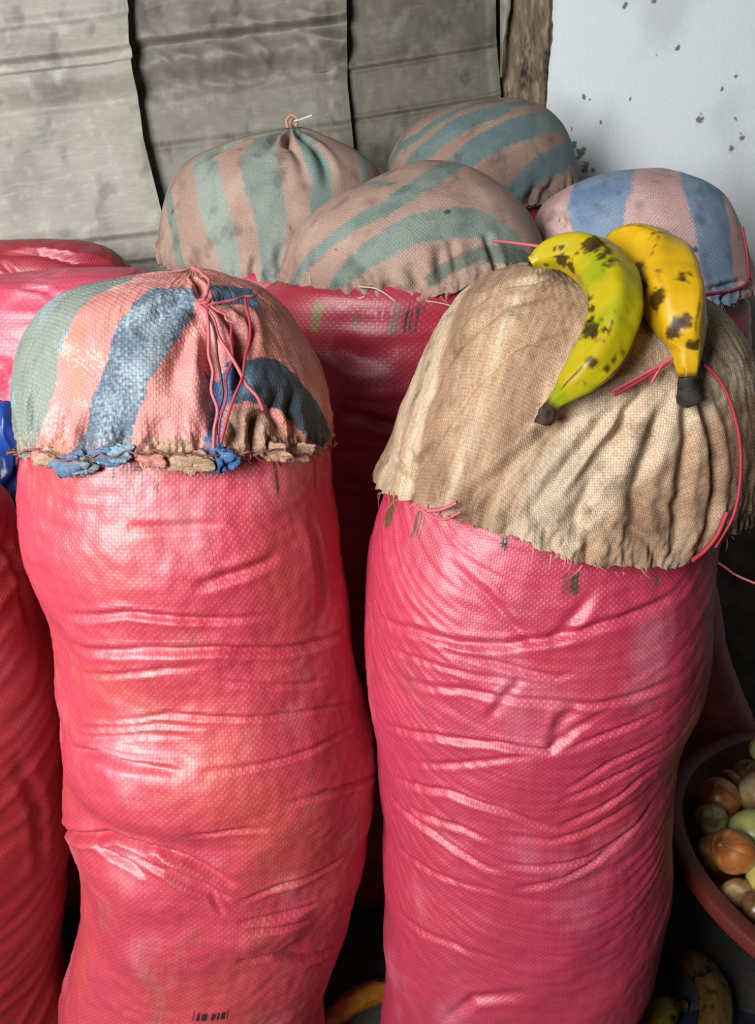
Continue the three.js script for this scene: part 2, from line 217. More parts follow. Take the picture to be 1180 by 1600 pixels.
// the white wall leaves the corner at an angle and has a broken edge of plaster
const CORNER = at(858, 90, BACK), WA = 20 * Math.PI / 180, WD = V(Math.cos(WA), 0, Math.sin(WA)), WN = V(-Math.sin(WA), 0, Math.cos(WA));
const wallHit = (x, y) => { const o = V(0, EYE, 0), d = at(x, y, 1).sub(o), c = V(CORNER.x, 0, -BACK), t = c.clone().sub(o).dot(WN) / d.dot(WN), p = o.addScaledVector(d, t); return [p.clone().sub(c).dot(WD), p.y]; };
{
  const LEN = 3.1, HH = 3, nx = 1024, ny = 1024, col = new Uint8Array(nx * ny * 4), bmp = new Uint8Array(nx * ny * 4), r = rng(4);
  const VW = 1.3;                                              // the texture covers this much of the wall's length
  const spots = [[977, 10, 7], [1022, 2, 5], [1060, 76, 6], [913, 152, 6], [922, 156, 3], [939, 192, 3], [1093, 188, 9], [1150, 185, 6], [1142, 235, 7], [893, 202, 4], [927, 268, 6], [1150, 120, 4], [1128, 140, 5], [1160, 215, 9], [906, 240, 16], [898, 226, 9], [914, 262, 12], [985, 155, 3], [1025, 88, 2.5]].map(([x, y, s]) => [...wallHit(x, y), s * 0.0009]);
  const WH = lin('#d4dde2'), PL = lin('#bcc3c6'), GY = lin('#a2a6a9'), DK = lin('#4a4a4a');
  const srgb = (v) => Math.round(255 * clamp(v <= 0.0031308 ? v * 12.92 : 1.055 * Math.pow(v, 1 / 2.4) - 0.055));
  for (let j = 0; j < ny; j++) for (let i = 0; i < nx; i++) {
    const u = i / nx * VW, y = j / ny * HH, o = (j * nx + i) * 4;
    let c = mix3(WH, PL, 0.75 * sstep(-0.05, 0.45, fbm(u * 5, y * 4, 1, 4)));
    let h = 0.55 + 0.18 * fbm(u * 9, y * 9, 5, 3) + 0.1 * n3(u * 90, y * 90, 2);
    c = mix3(c, lin('#9a9c9b'), 0.6 * sstep(0.45, 0.7, fbm(u * 24, y * 17, 9, 4)));
    const gy = sstep(1.1, 1.04, y + 0.14 * fbm(u * 3, y * 3, 15, 4)); c = mix3(c, mix3(GY, lin('#85898c'), sstep(-0.3, 0.4, fbm(u * 14, y * 14, 4, 3))), gy); h -= 0.15 * gy;  // wall colour turns greyer towards the bottom, with an uneven edge
    for (const [a, b, s] of spots) { const q = Math.hypot((u - a) * 0.9, (y - b) * 0.7) + 0.9 * s * n3(u * 150, y * 150, a * 7) + 0.5 * s * n3(u * 60, y * 60, b); if (q < s) { const k = sstep(s, s * 0.55, q); c = mix3(c, DK, k * 0.85); h -= 0.4 * k; } }
    const g = 0.97 + 0.06 * r(); col[o] = srgb(c[0] * g); col[o + 1] = srgb(c[1] * g); col[o + 2] = srgb(c[2] * g); col[o + 3] = 255;
    const q = Math.round(255 * clamp(h)); bmp[o] = bmp[o + 1] = bmp[o + 2] = q; bmp[o + 3] = 255;
  }
  const mk = (a, s) => { const t = new THREE.DataTexture(a, nx, ny, THREE.RGBAFormat); t.wrapS = t.wrapT = THREE.MirroredRepeatWrapping; t.magFilter = THREE.LinearFilter; if (s) t.colorSpace = THREE.SRGBColorSpace; t.needsUpdate = true; return t; };
  M.whiteWall = new THREE.MeshStandardMaterial({ map: mk(col, true), bumpMap: mk(bmp), bumpScale: 0.006, roughness: 0.85 });
  // plaster: a slab with a ragged left edge
  const rows = 160, cols = 10, T = 0.02, pos = [], uv = [], idx = [];
  for (let j = 0; j <= rows; j++) for (let i = 0; i <= cols + 1; i++) {
    const y = HH * j / rows, e = 0.014 * fbm(0.3, y * 6, 2, 3) + 0.006 * n3(1, y * 40, 4), f = Math.max(0, i - 1) / cols, u = lerp(e, LEN, f * f), back = i === 0 ? -T : 0, p = V(CORNER.x, 0, -BACK).addScaledVector(WD, u).addScaledVector(WN, back + (i === 1 ? -0.004 : 0));
    pos.push(p.x, y, p.z); uv.push(u / VW, y / HH);
  }
  for (let j = 0; j < rows; j++) for (let i = 0; i <= cols; i++) { const a = j * (cols + 2) + i, b = a + 1, c = a + cols + 2, d = c + 1; idx.push(a, b, c, b, d, c); }
  const g = new THREE.BufferGeometry(); g.setAttribute('position', new THREE.Float32BufferAttribute(pos, 3)); g.setAttribute('uv', new THREE.Float32BufferAttribute(uv, 2)); g.setIndex(idx); g.computeVertexNormals();
  M.whiteWall.side = THREE.DoubleSide;
  const behind = slab(LEN + 0.1, HH, 0.1, 0, 0, 0); behind.rotateY(-WA); const c = V(CORNER.x, 1.5, -BACK).addScaledVector(WD, LEN / 2 - 0.02).addScaledVector(WN, -T - 0.05); behind.translate(c.x, c.y, c.z);
  struct('wall_right', mergeGeometries([g, (() => { behind.computeVertexNormals(); return behind; })()]), M.whiteWall, 'pitted white plastered wall with chips and a grey lower part');
  const e = V(CORNER.x, 0, -BACK).addScaledVector(WD, LEN); struct('wall_right_front', slab(0.1, 3, OPEN.z - e.z, e.x, 1.5, (OPEN.z + e.z) / 2), M.roomWall, 'plain side wall towards the shopfront');
}
{ // rough bare strip in the corner between the cardboard and the plaster
  const x0 = at(772, 80, BACK).x, x1 = CORNER.x + 0.012, L = lin('#6b5c4c'), D = lin('#2f2824'), T = lin('#9a8a74');
  const g = gridGeo(46, 700, (a, b) => { const x = lerp(x0, x1, a), y = lerp(0.2, 3, b), v = fbm(x * 60, y * 14, 1, 3), f = n3(x * 240, y * 60, 3), w = fbm(x * 20, y * 5, 8, 3), gr = sstep(0.62, 0.8, a + 0.1 * n3(4, y * 9, 1)) * 0; let c = mix3(L, T, sstep(-0.2, 0.5, v)); c = mix3(c, D, sstep(0.05, 0.4, -w + 0.3 * f)); return { p: [x, y, -BACK + 0.01 + 0.006 * v + 0.004 * f - 0.02 * sstep(0.3, 0.12, a + 0.06 * n3(2, y * 7, 2)) - 0.018 * sstep(0.86, 0.97, a)], uv: [x, y], c }; });
  struct('trim_1', g, new THREE.MeshStandardMaterial({ vertexColors: true, roughness: 0.95, side: THREE.DoubleSide }), 'rough brown bare strip of wall between cardboard and white plaster');
}
// ------------------------------------------------------------------ cardboard sheets on the back wall
function sheet({ left, right, z, relief, curl = 0, curlW = 0.1, color, dark, stainHex, seed, slope, label, crumple = 0, top = -260, bottom = 760, cr = [0, 1] }) {
  const E = (list, y) => { let i = 1; while (i < list.length - 1 && y > list[i][1]) i++; const [ax, ay] = list[i - 1], [bx, by] = list[i]; return lerp(ax, bx, (y - ay) / (by - ay)); };
  const B = lin(color), D = lin(dark), St = lin(stainHex), NU = 130, NV = 330, th = 0.004;
  const rel = (q) => { let i = 1; while (i < relief.length - 1 && q > relief[i][0]) i++; const [a, b] = relief[i - 1], [c, d] = relief[i]; return lerp(b, d, sstep(0, 1, clamp((q - a) / (c - a)))) / 720; };
  const fn = (off) => (a, b) => {
    const y = lerp(top, bottom, b), xl = E(left, y), xr = E(right, y), x = lerp(xl, xr, a), p = at(x, y, BACK - z), q = y + slope * (x - 590);
    const wx = (1 - a) * (xr - xl) * 0.00165;
    let d = rel(q) + 0.003 * fbm(p.x * 5, p.y * 5, seed, 3) + curl * Math.pow(clamp(1 - wx / curlW), 2) + 0.0012 * n3(p.x * 40, p.y * 40, seed);
    if (crumple) { const m = sstep(cr[0] - 30, cr[0], q) * sstep(cr[1] + 30, cr[1], q), s = p.x * 9 + p.y * 14; d += crumple * m * ((1 - Math.abs(n3(s, p.y * 5 - p.x * 3, seed)) * 2.2) + 0.5 * n3(p.x * 30, p.y * 30, 4)); }
    const v = fbm(p.x * 6 + seed, p.y * 4, seed, 4), v2 = fbm(p.x * 20, p.y * 16, seed + 4, 4), sc = n3(p.x * 14, p.y * 240, seed), mt = n3(p.x * 130, p.y * 130, seed);
    let c = mix3(B, D, 0.9 * sstep(-0.05, 0.4, v)); c = mix3(c, St, 0.9 * sstep(0.05, 0.4, v2)); c = mix3(c, D.map((e) => e * 0.75), 0.8 * sstep(0.16, 0.4, fbm(p.x * 15, p.y * 9, seed + 9, 4))); c = mix3(c, St.map((e) => e * 1.25), 0.25 * sstep(0.3, 0.5, n3(p.x * 9 + p.y * 30, p.y * 90 - p.x * 20, seed + 2))); const k = 1 + 0.1 * sc + 0.1 * mt; c = c.map((e) => e * k);
    return { p: [p.x, p.y, -BACK + z + d + off], uv: [p.x, p.y], c };
  };
  const front = gridGeo(NU, NV, fn(0)), back = gridGeo(NU, NV, fn(-th));
  front.index.array.reverse(); front.computeVertexNormals();
  const pos = [], col = [], idx = [], uv = [], add = (i) => { for (const g of [front, back]) { const p = g.attributes.position; pos.push(p.getX(i), p.getY(i), p.getZ(i)); const c = g.attributes.color; col.push(c.getX(i), c.getY(i), c.getZ(i)); uv.push(0, 0); } };
  for (const side of [0, NU]) { const s = pos.length / 3; for (let j = 0; j <= NV; j++) { add(j * (NU + 1) + side); if (j) { const a = s + (j - 1) * 2; idx.push(a, a + 1, a + 2, a + 1, a + 3, a + 2); } } }
  const rim = new THREE.BufferGeometry(); rim.setAttribute('position', new THREE.Float32BufferAttribute(pos, 3)); rim.setAttribute('uv', new THREE.Float32BufferAttribute(uv, 2)); rim.setAttribute('color', new THREE.Float32BufferAttribute(col, 3)); rim.setIndex(idx); rim.computeVertexNormals();
  single('cardboard_sheet', mergeGeometries([front, back, rim]), M.card, label, 'cardboard', 'cardboard sheets lining the back wall');
}
M.card = new THREE.MeshStandardMaterial({ vertexColors: true, roughness: 0.6, side: THREE.DoubleSide });
sheet({ left: [[-420, -260], [-420, 760]], right: [[190, -260], [203, 20], [212, 110], [214, 150], [226, 215], [246, 295], [262, 360], [300, 500], [330, 760]], z: 0.075, slope: 0.11, seed: 3, curl: 0.02, color: '#97948b', dark: '#7c7a72', stainHex: '#a8a69e', label: 'pale weathered cardboard sheet at the end of the row behind the red sacks', relief: [[-330, 0], [-40, 0], [-25, -6], [-12, 3], [30, 12], [38, 0], [50, -2], [56, 12], [66, 10], [112, -19], [120, -16], [190, -2], [300, -2], [322, 5], [330, -5], [352, 0], [364, 5], [370, -4], [760, 0]] });
sheet({ left: [[150, -260], [200, 760]], right: [[541, -260], [543, 130], [552, 220], [560, 330], [575, 760]], z: 0.034, slope: 0.12, seed: 11, curl: 0.012, curlW: 0.05, crumple: 0.012, cr: [20, 90], color: '#76736a', dark: '#57544c', stainHex: '#87837a', label: 'grey-brown crumpled cardboard sheet in the middle of the row', relief: [[-330, 0], [-80, 0], [20, 14], [30, -8], [58, 12], [98, -17], [120, -5], [180, 2], [190, -3], [200, 0], [760, 0]] });
sheet({ left: [[470, -260], [470, 760]], right: [[772, -260], [774, 60], [781, 140], [786, 330], [800, 760]], z: 0.012, slope: 0.16, seed: 19, curl: 0.016, curlW: 0.03, color: '#5f5c50', dark: '#47443a', stainHex: '#6d6a60', label: 'dark olive-grey cardboard sheet next to the bare brown strip', relief: [[-330, 0], [80, 0], [100, 4], [104, -3], [110, 0], [172, 0], [178, 4], [184, -3], [190, 0], [760, 0]] });
{ // curled torn strip at the outer edge of the last sheet
  const P = lin('#8f8c82'), D = lin('#5c5850'); const g = gridGeo(10, 90, (a, b) => { const y = lerp(-260, 125, b), w = lerp(26, 3, sstep(0.55, 1, b)) * (0.8 + 0.3 * n3(3, b * 12, 1)), p = at(779 + a * w, y, BACK), c = mix3(P, D, sstep(-0.1, 0.5, fbm(p.x * 40, p.y * 12, 2, 3))); return { p: [p.x, p.y, p.z + 0.03 + 0.014 * Math.sin(a * 2.4) + 0.006 * n3(p.x * 20, p.y * 16, 4)], c }; }); g.index.array.reverse(); g.computeVertexNormals();
  single('cardboard_strip', g, M.card, 'narrow torn curling strip hanging beside the dark cardboard sheet', 'cardboard');
}

// ------------------------------------------------------------------ sack A: blue and pink striped cover, twine
const lumps = (seed, s, amp) => (x, y, z) => amp * (fbm(x * s + seed, y * s, z * s, 2));
function creases(us, seed, fu, fs, curve, R) { const u = us[0] / R, q = us[1] - curve * (1 - u * u); const a = n3(us[0] * fu + 0.6 * n3(us[0] * 6, us[1] * 6, seed + 2), q * fs, seed); return 1 - Math.min(1, Math.abs(a) * 3.2); }
const PINKS = { base: '#cc4056', pale: '#e2909a', warm: '#d0504a', soil: '#a5705a' };
{
  const D = 1.13, S = surface([[610, 275, 285], [614, 150, 400], [625, 90, 470], [650, 64, 500], [690, 52, 510], [725, 49, 513], [760, 48, 515], [800, 52, 525], [850, 60, 532], [900, 74, 540], [950, 93, 547], [1000, 104, 552], [1050, 107, 560], [1100, 110, 570], [1135, 114, 580], [1170, 117, 586], [1205, 116, 588], [1240, 122, 586], [1280, 136, 580], [1320, 141, 574], [1380, 135, 556], [1430, 127, 544], [1480, 115, 526], [1540, 102, 506], [1600, 92, 482], [1640, 100, 466]], D, 0.88, true);
  const g = thing('produce_sack', 'tall red woven sack topped by a blue and pink striped cover tied with pink twine', 'sack', 'capped red sacks');
  const FF = foldField(S, [
    { p: [[105, 962], [200, 955], [330, 968], [420, 960]], w: 0.008, d: 0.009 }, { p: [[110, 1010], [220, 1016], [340, 1015], [430, 1018], [540, 985]], w: 0.01, d: 0.012 },
    { p: [[300, 915], [350, 900], [430, 868]], w: 0.012, d: 0.01 }, { p: [[200, 822], [300, 822], [350, 816]], w: 0.01, d: 0.006 }, { p: [[120, 1050], [260, 1045], [330, 1040]], w: 0.006, d: 0.005 },
    { p: [[140, 1122], [260, 1118], [400, 1120], [490, 1108], [560, 1090]], w: 0.005, d: 0.006 }, { p: [[130, 1135], [240, 1132], [330, 1136]], w: 0.004, d: 0.006 }, { p: [[130, 1150], [220, 1148], [300, 1150]], w: 0.005, d: 0.006 },
    { p: [[118, 1165], [160, 1175], [230, 1192], [290, 1200]], w: 0.009, d: 0.014, one: 1 }, { p: [[300, 1200], [400, 1190], [500, 1160], [560, 1130]], w: 0.006, d: 0.006 },
    { p: [[120, 1275], [180, 1305], [240, 1325], [290, 1345], [370, 1385]], w: 0.011, d: 0.02 }, { p: [[230, 1330], [300, 1378], [360, 1405]], w: 0.007, d: 0.010 }, { p: [[200, 1330], [260, 1362], [330, 1400], [350, 1425]], w: 0.007, d: 0.009 },
    { p: [[140, 1310], [200, 1350], [230, 1370]], w: 0.008, d: 0.01 }, { p: [[285, 1300], [360, 1290], [420, 1285]], w: 0.006, d: 0.006 }, { p: [[370, 1410], [440, 1385], [540, 1340]], w: 0.008, d: 0.009 },
    { p: [[370, 1434], [430, 1430], [500, 1410]], w: 0.006, d: 0.009 }, { p: [[380, 1446], [450, 1440], [490, 1432]], w: 0.005, d: 0.006 }, { p: [[370, 1495], [430, 1490], [480, 1495], [540, 1460]], w: 0.012, d: 0.014 },
    
    { p: [[430, 1250], [500, 1235], [590, 1200]], w: 0.007, d: 0.007 }, { p: [[320, 1062], [430, 1072], [520, 1058]], w: 0.006, d: 0.005 }, { p: [[480, 800], [500, 900], [510, 960]], w: 0.02, d: 0.008 }], 0.6, 0.95);
  const bumps = [[225, 1245, 0.13, 0.055, 0.02], [250, 1450, 0.12, 0.08, 0.012], [430, 1250, 0.1, 0.09, 0.01], [250, 880, 0.12, 0.07, 0.008], [440, 860, 0.08, 0.1, 0.008], [430, 1460, 0.05, 0.03, 0.01]].map(([x, y, a, b, d]) => { const l = S.locate(x, y); return [...S.US(l.th, l.t), a, b, d]; }), bump = (u, v) => { let z = 0; for (const [a, b, c, d, e] of bumps) { const q = ((u - a) / c) ** 2 + ((v - b) / d) ** 2; if (q < 9) z += e * Math.exp(-q * q * 0.6); } return z; };
  const lump = lumps(3, 6.5, 0.011), lump2 = lumps(9, 15, 0.004);
  const torn = tornPatches(S, [[205, 752, 34, 50, '#8e3a40'], [180, 735, 8, 30, '#2a1413'], [247, 738, 10, 60, '#9e4a44'], [428, 738, 12, 60, '#5c3024'], [428, 720, 22, 24, '#6b3a28'], [490, 740, 12, 40, '#8e3a34'], [330, 1586, 40, 14, '#3a1a1c']]);
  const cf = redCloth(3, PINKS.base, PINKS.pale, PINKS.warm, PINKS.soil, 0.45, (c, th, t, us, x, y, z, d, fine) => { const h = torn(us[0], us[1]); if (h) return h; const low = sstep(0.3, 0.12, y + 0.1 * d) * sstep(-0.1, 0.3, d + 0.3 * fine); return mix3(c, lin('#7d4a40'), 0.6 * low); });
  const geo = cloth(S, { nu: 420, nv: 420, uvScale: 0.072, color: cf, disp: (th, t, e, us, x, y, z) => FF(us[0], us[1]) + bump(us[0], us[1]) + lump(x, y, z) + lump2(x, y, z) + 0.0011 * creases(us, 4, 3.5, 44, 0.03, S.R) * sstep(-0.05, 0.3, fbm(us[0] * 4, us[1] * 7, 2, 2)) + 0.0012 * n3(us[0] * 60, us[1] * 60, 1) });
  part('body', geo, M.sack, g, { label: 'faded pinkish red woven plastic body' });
  // cover
  const C = surface([[415, 290, 300], [417, 250, 325], [421, 222, 340], [428, 182, 362], [440, 130, 395], [456, 95, 422], [480, 70, 447], [520, 48, 478], [560, 37, 502], [600, 32, 516], [640, 37, 522], [680, 50, 518], [712, 56, 510], [730, 58, 506], [760, 60, 503]], D, 0.92);
  const seam = seamFn(C, [[52, 706], [90, 716], [120, 728], [180, 718], [250, 716], [330, 722], [400, 712], [470, 712], [508, 704]]);
  const polys = polysIn(C, [
    { c: '#8a938a', p: [[18, 600], [38, 520], [93, 450], [158, 424], [212, 419], [200, 432], [150, 452], [112, 490], [90, 540], [80, 600], [60, 560]] }, { c: '#8a938b', p: [[14, 560], [60, 560], [84, 590], [72, 640], [62, 690], [44, 730], [26, 690]] },
    { c: '#5f7082', p: [[237, 442], [204, 470], [185, 494], [161, 570], [142, 617], [128, 674], [110, 735], [199, 735], [204, 693], [214, 646], [237, 584], [266, 541], [304, 489], [310, 452], [294, 446]] },
    { c: '#4a6a94', p: [[318, 572], [332, 600], [336, 655], [318, 690], [308, 735], [345, 735], [352, 660], [388, 572], [362, 556], [345, 590]] }, { c: '#5b7590', p: [[328, 438], [352, 440], [395, 447], [412, 478], [380, 470], [350, 468], [336, 462]] },
    { c: '#4a5561', p: [[385, 556], [442, 562], [484, 606], [512, 652], [522, 690], [500, 700], [478, 690], [455, 650], [420, 632], [368, 628], [362, 600]] }, { c: '#a98774', p: [[355, 645], [400, 636], [430, 650], [450, 690], [500, 706], [420, 735], [350, 735]] },
    { c: '#b09078', p: [[228, 690], [300, 688], [310, 735], [228, 735]] }].map((p) => ({ ...p })));
  const base = lin('#d88f8c'), warm = lin('#cf8670'), paleP = lin('#ecbcb6'), grime = lin('#4b4a48'), paleB = lin('#adbdc8'); polys.forEach((p) => { p.l = lin(p.c); });
  const capColor = (th, t, e, us, x, y, z) => {
    const [u, v] = C.disc(th, t), w = 0.003, uu = u + w * n3(u * 40, v * 70, 2) + 0.003 * n3(u * 300, v * 300, 1), vv = v + w * n3(u * 70, v * 70, 9), n = fbm(u * 9, v * 9, 4, 3), f = n3(u * 210, v * 210, 3), s = fbm(u * 16, v * 16, 12, 4);
    let c = mix3(base, warm, sstep(-0.15, 0.3, n)); c = mix3(c, paleP, 0.7 * sstep(0.05, 0.4, s + 0.3 * f)); let blue = false;
    for (const p of polys) if (inside(p.q, uu, vv)) { c = p.l; blue = true; if (p.c === '#8a938b' || p.c === '#8a938a') c = mix3(c, lin('#8fb6cc'), 0.8 * sstep(0.0, 0.3, n + 0.3 * s + 0.2 * f)); if (p.c === '#5f7082') { c = mix3(c, paleB, 0.8 * sstep(-0.12, 0.3, n + 0.3 * f)); c = mix3(c, grime, 0.55 * sstep(0.0, 0.35, s)); } if (p.c === '#4a5561') c = mix3(c, lin('#6b8fa8'), 0.7 * sstep(0.05, 0.4, s)); }
    c = mix3(c, grime, 0.4 * sstep(0.05, 0.45, -s + 0.35 * f)); const hem = sstep(0.9, 0.97, t / e + 0.02 * f); if (hem && n3(u * 60, v * 60, 8) > 0) c = mix3(c, lin('#a07a64'), 0.7 * hem);
    const k = 1 + 0.16 * f; return c.map((q) => q * k);
  };
  const CF = foldField(C, [
    { p: [[312, 470], [300, 510], [275, 560], [262, 620]], w: 0.012, d: 0.014, one: 1 }, { p: [[318, 475], [328, 540], [336, 610], [332, 690]], w: 0.012, d: 0.022 }, { p: [[325, 475], [345, 540], [352, 610], [340, 690]], w: 0.008, d: 0.014 }, { p: [[335, 470], [378, 520], [372, 600], [348, 680]], w: 0.01, d: 0.018 },
    { p: [[345, 465], [395, 490], [398, 560], [380, 620]], w: 0.008, d: 0.01 }, { p: [[325, 470], [355, 460], [405, 470]], w: 0.009, d: 0.01 }, { p: [[305, 470], [280, 465], [250, 480], [215, 520]], w: 0.014, d: 0.012 }, { p: [[316, 462], [312, 440], [300, 425]], w: 0.01, d: 0.012 },
    { p: [[420, 640], [400, 660], [392, 700]], w: 0.008, d: 0.012 }, { p: [[440, 605], [428, 640], [440, 690]], w: 0.009, d: 0.01 }, { p: [[465, 600], [455, 640], [462, 690]], w: 0.01, d: 0.01 }, { p: [[140, 640], [130, 680], [125, 720]], w: 0.01, d: 0.01 }, { p: [[100, 640], [95, 680], [98, 705]], w: 0.009, d: 0.01 }, { p: [[200, 660], [190, 690], [186, 715]], w: 0.008, d: 0.01 },
    { p: [[45, 600], [46, 650], [52, 690]], w: 0.006, d: 0.012 }, { p: [[360, 640], [372, 670], [365, 700]], w: 0.007, d: 0.01 }, { p: [[250, 650], [246, 690], [250, 712]], w: 0.01, d: 0.008 }]);
  const hemOff = (th, t, e) => { const h = sstep(0.82, 1.0, t / e); return h * (0.007 + 0.01 * n3(th * 17, 2, 3) + 0.007 * n3(th * 42, t * 40, 7)); };
  const geoC = cloth(C, { nu: 440, nv: 230, tEnd: (th) => Math.min(0.995, seam(th) + 0.022 * n3(th * 11, 1, 2) + 0.012 * n3(th * 37, 4, 2)), disc: true, uvScale: 0.068, color: capColor, disp: (th, t, e, us, x, y, z) => -0.006 + CF(us[0], us[1]) * sstep(0, 0.12, t) + 0.006 * fbm(x * 9, y * 9, z * 9, 2) + hemOff(th, t, e) + 0.0015 * n3(th * 20, t * 18, 2) });
  const cover = part('cover', geoC, M.cap, g, { label: 'blue and pink striped mesh cover' });
  part('hem_cord', tube(hemCord(C, seam, 0.1, 3.04, 70, 0.018, 0.012, 6), 0.0013, 350), M.hemTwine, cover);
  part('frayed_fibers', fringe(C, seam, 0.15, 3.0, 60, 12, 0.005, 0.045, 0.003), M.pinkTwine, cover, { kind: 'stuff' });
  part('frayed_fibers', fringe(C, seam, 0.15, 3.0, 40, 22, 0.005, 0.03, 0.004), M.tanTwine, cover, { kind: 'stuff' });
  for (const [x, y, r, hex] of [[112, 726, 0.014, '#5f7690'], [128, 730, 0.011, '#7d8a90'], [168, 712, 0.012, '#5a789a'], [188, 706, 0.01, '#7fa0b4'], [296, 724, 0.014, '#a98a72'], [310, 716, 0.01, '#b08f78'], [333, 724, 0.012, '#3f6190'], [350, 716, 0.012, '#4a6e9c'], [430, 706, 0.012, '#b08a74'], [470, 708, 0.012, '#b5907c'], [75, 716, 0.012, '#b89880'], [235, 720, 0.01, '#c08074']]) {
    const p = C.lift(x, y, 0.006), c = lin(hex), q = new THREE.SphereGeometry(r, 26, 18), a = q.attributes.position, col = [];
    for (let i = 0; i < a.count; i++) { const v = V().fromBufferAttribute(a, i), k = 1 + 1.5 * fbm(v.x * 110 + x, v.y * 80, v.z * 110, 4); a.setXYZ(i, v.x * k * 1.5, v.y * k * 0.9, v.z * k * 0.4); const e = 1 + 0.5 * n3(v.x * 300, v.y * 300, v.z * 300); col.push(c[0] * e, c[1] * e, c[2] * e); }
    q.setAttribute('color', new THREE.Float32BufferAttribute(col, 3)); q.computeVertexNormals(); q.translate(p.x, p.y, p.z); part('hem_tuft', q, M.cap, cover);
  }
  const tw = [[M.pinkTwine, 0.0032, [[300, 417], [318, 430], [327, 445], [321, 470], [333, 498], [360, 555], [385, 600], [411, 640]]], [M.pinkTwine, 0.003, [[318, 470], [326, 530], [333, 580], [340, 640], [334, 700]]], [M.redTwine, 0.0026, [[384, 466], [390, 500], [383, 560], [366, 620], [346, 690]]], [M.pinkTwine, 0.0026, [[326, 476], [350, 472], [380, 464], [400, 461]]], [M.redTwine, 0.0022, [[362, 508], [363, 560], [354, 620], [340, 690]]], [M.darkTwine, 0.0024, [[322, 478], [340, 560], [348, 620], [338, 680]]], [M.pinkTwine, 0.0022, [[330, 478], [352, 492], [366, 505]]], [M.pinkTwine, 0.003, [[310, 470], [322, 464], [334, 474], [324, 484], [312, 476], [330, 468]]]];
  for (const [m, r, p] of tw) part('twine', tube(strand(C, p, 0.009).flatMap((v, i, a) => (i ? [a[i - 1].clone().lerp(v, 0.5).add(V(0.004 * Math.sin(i * 5.1 + r * 9e3), 0, 0.002)), v] : [v])), r * 0.72, 80), m, g, { label: 'knotted pink plastic twine' });
  globalThis.__A = { S, C };
}

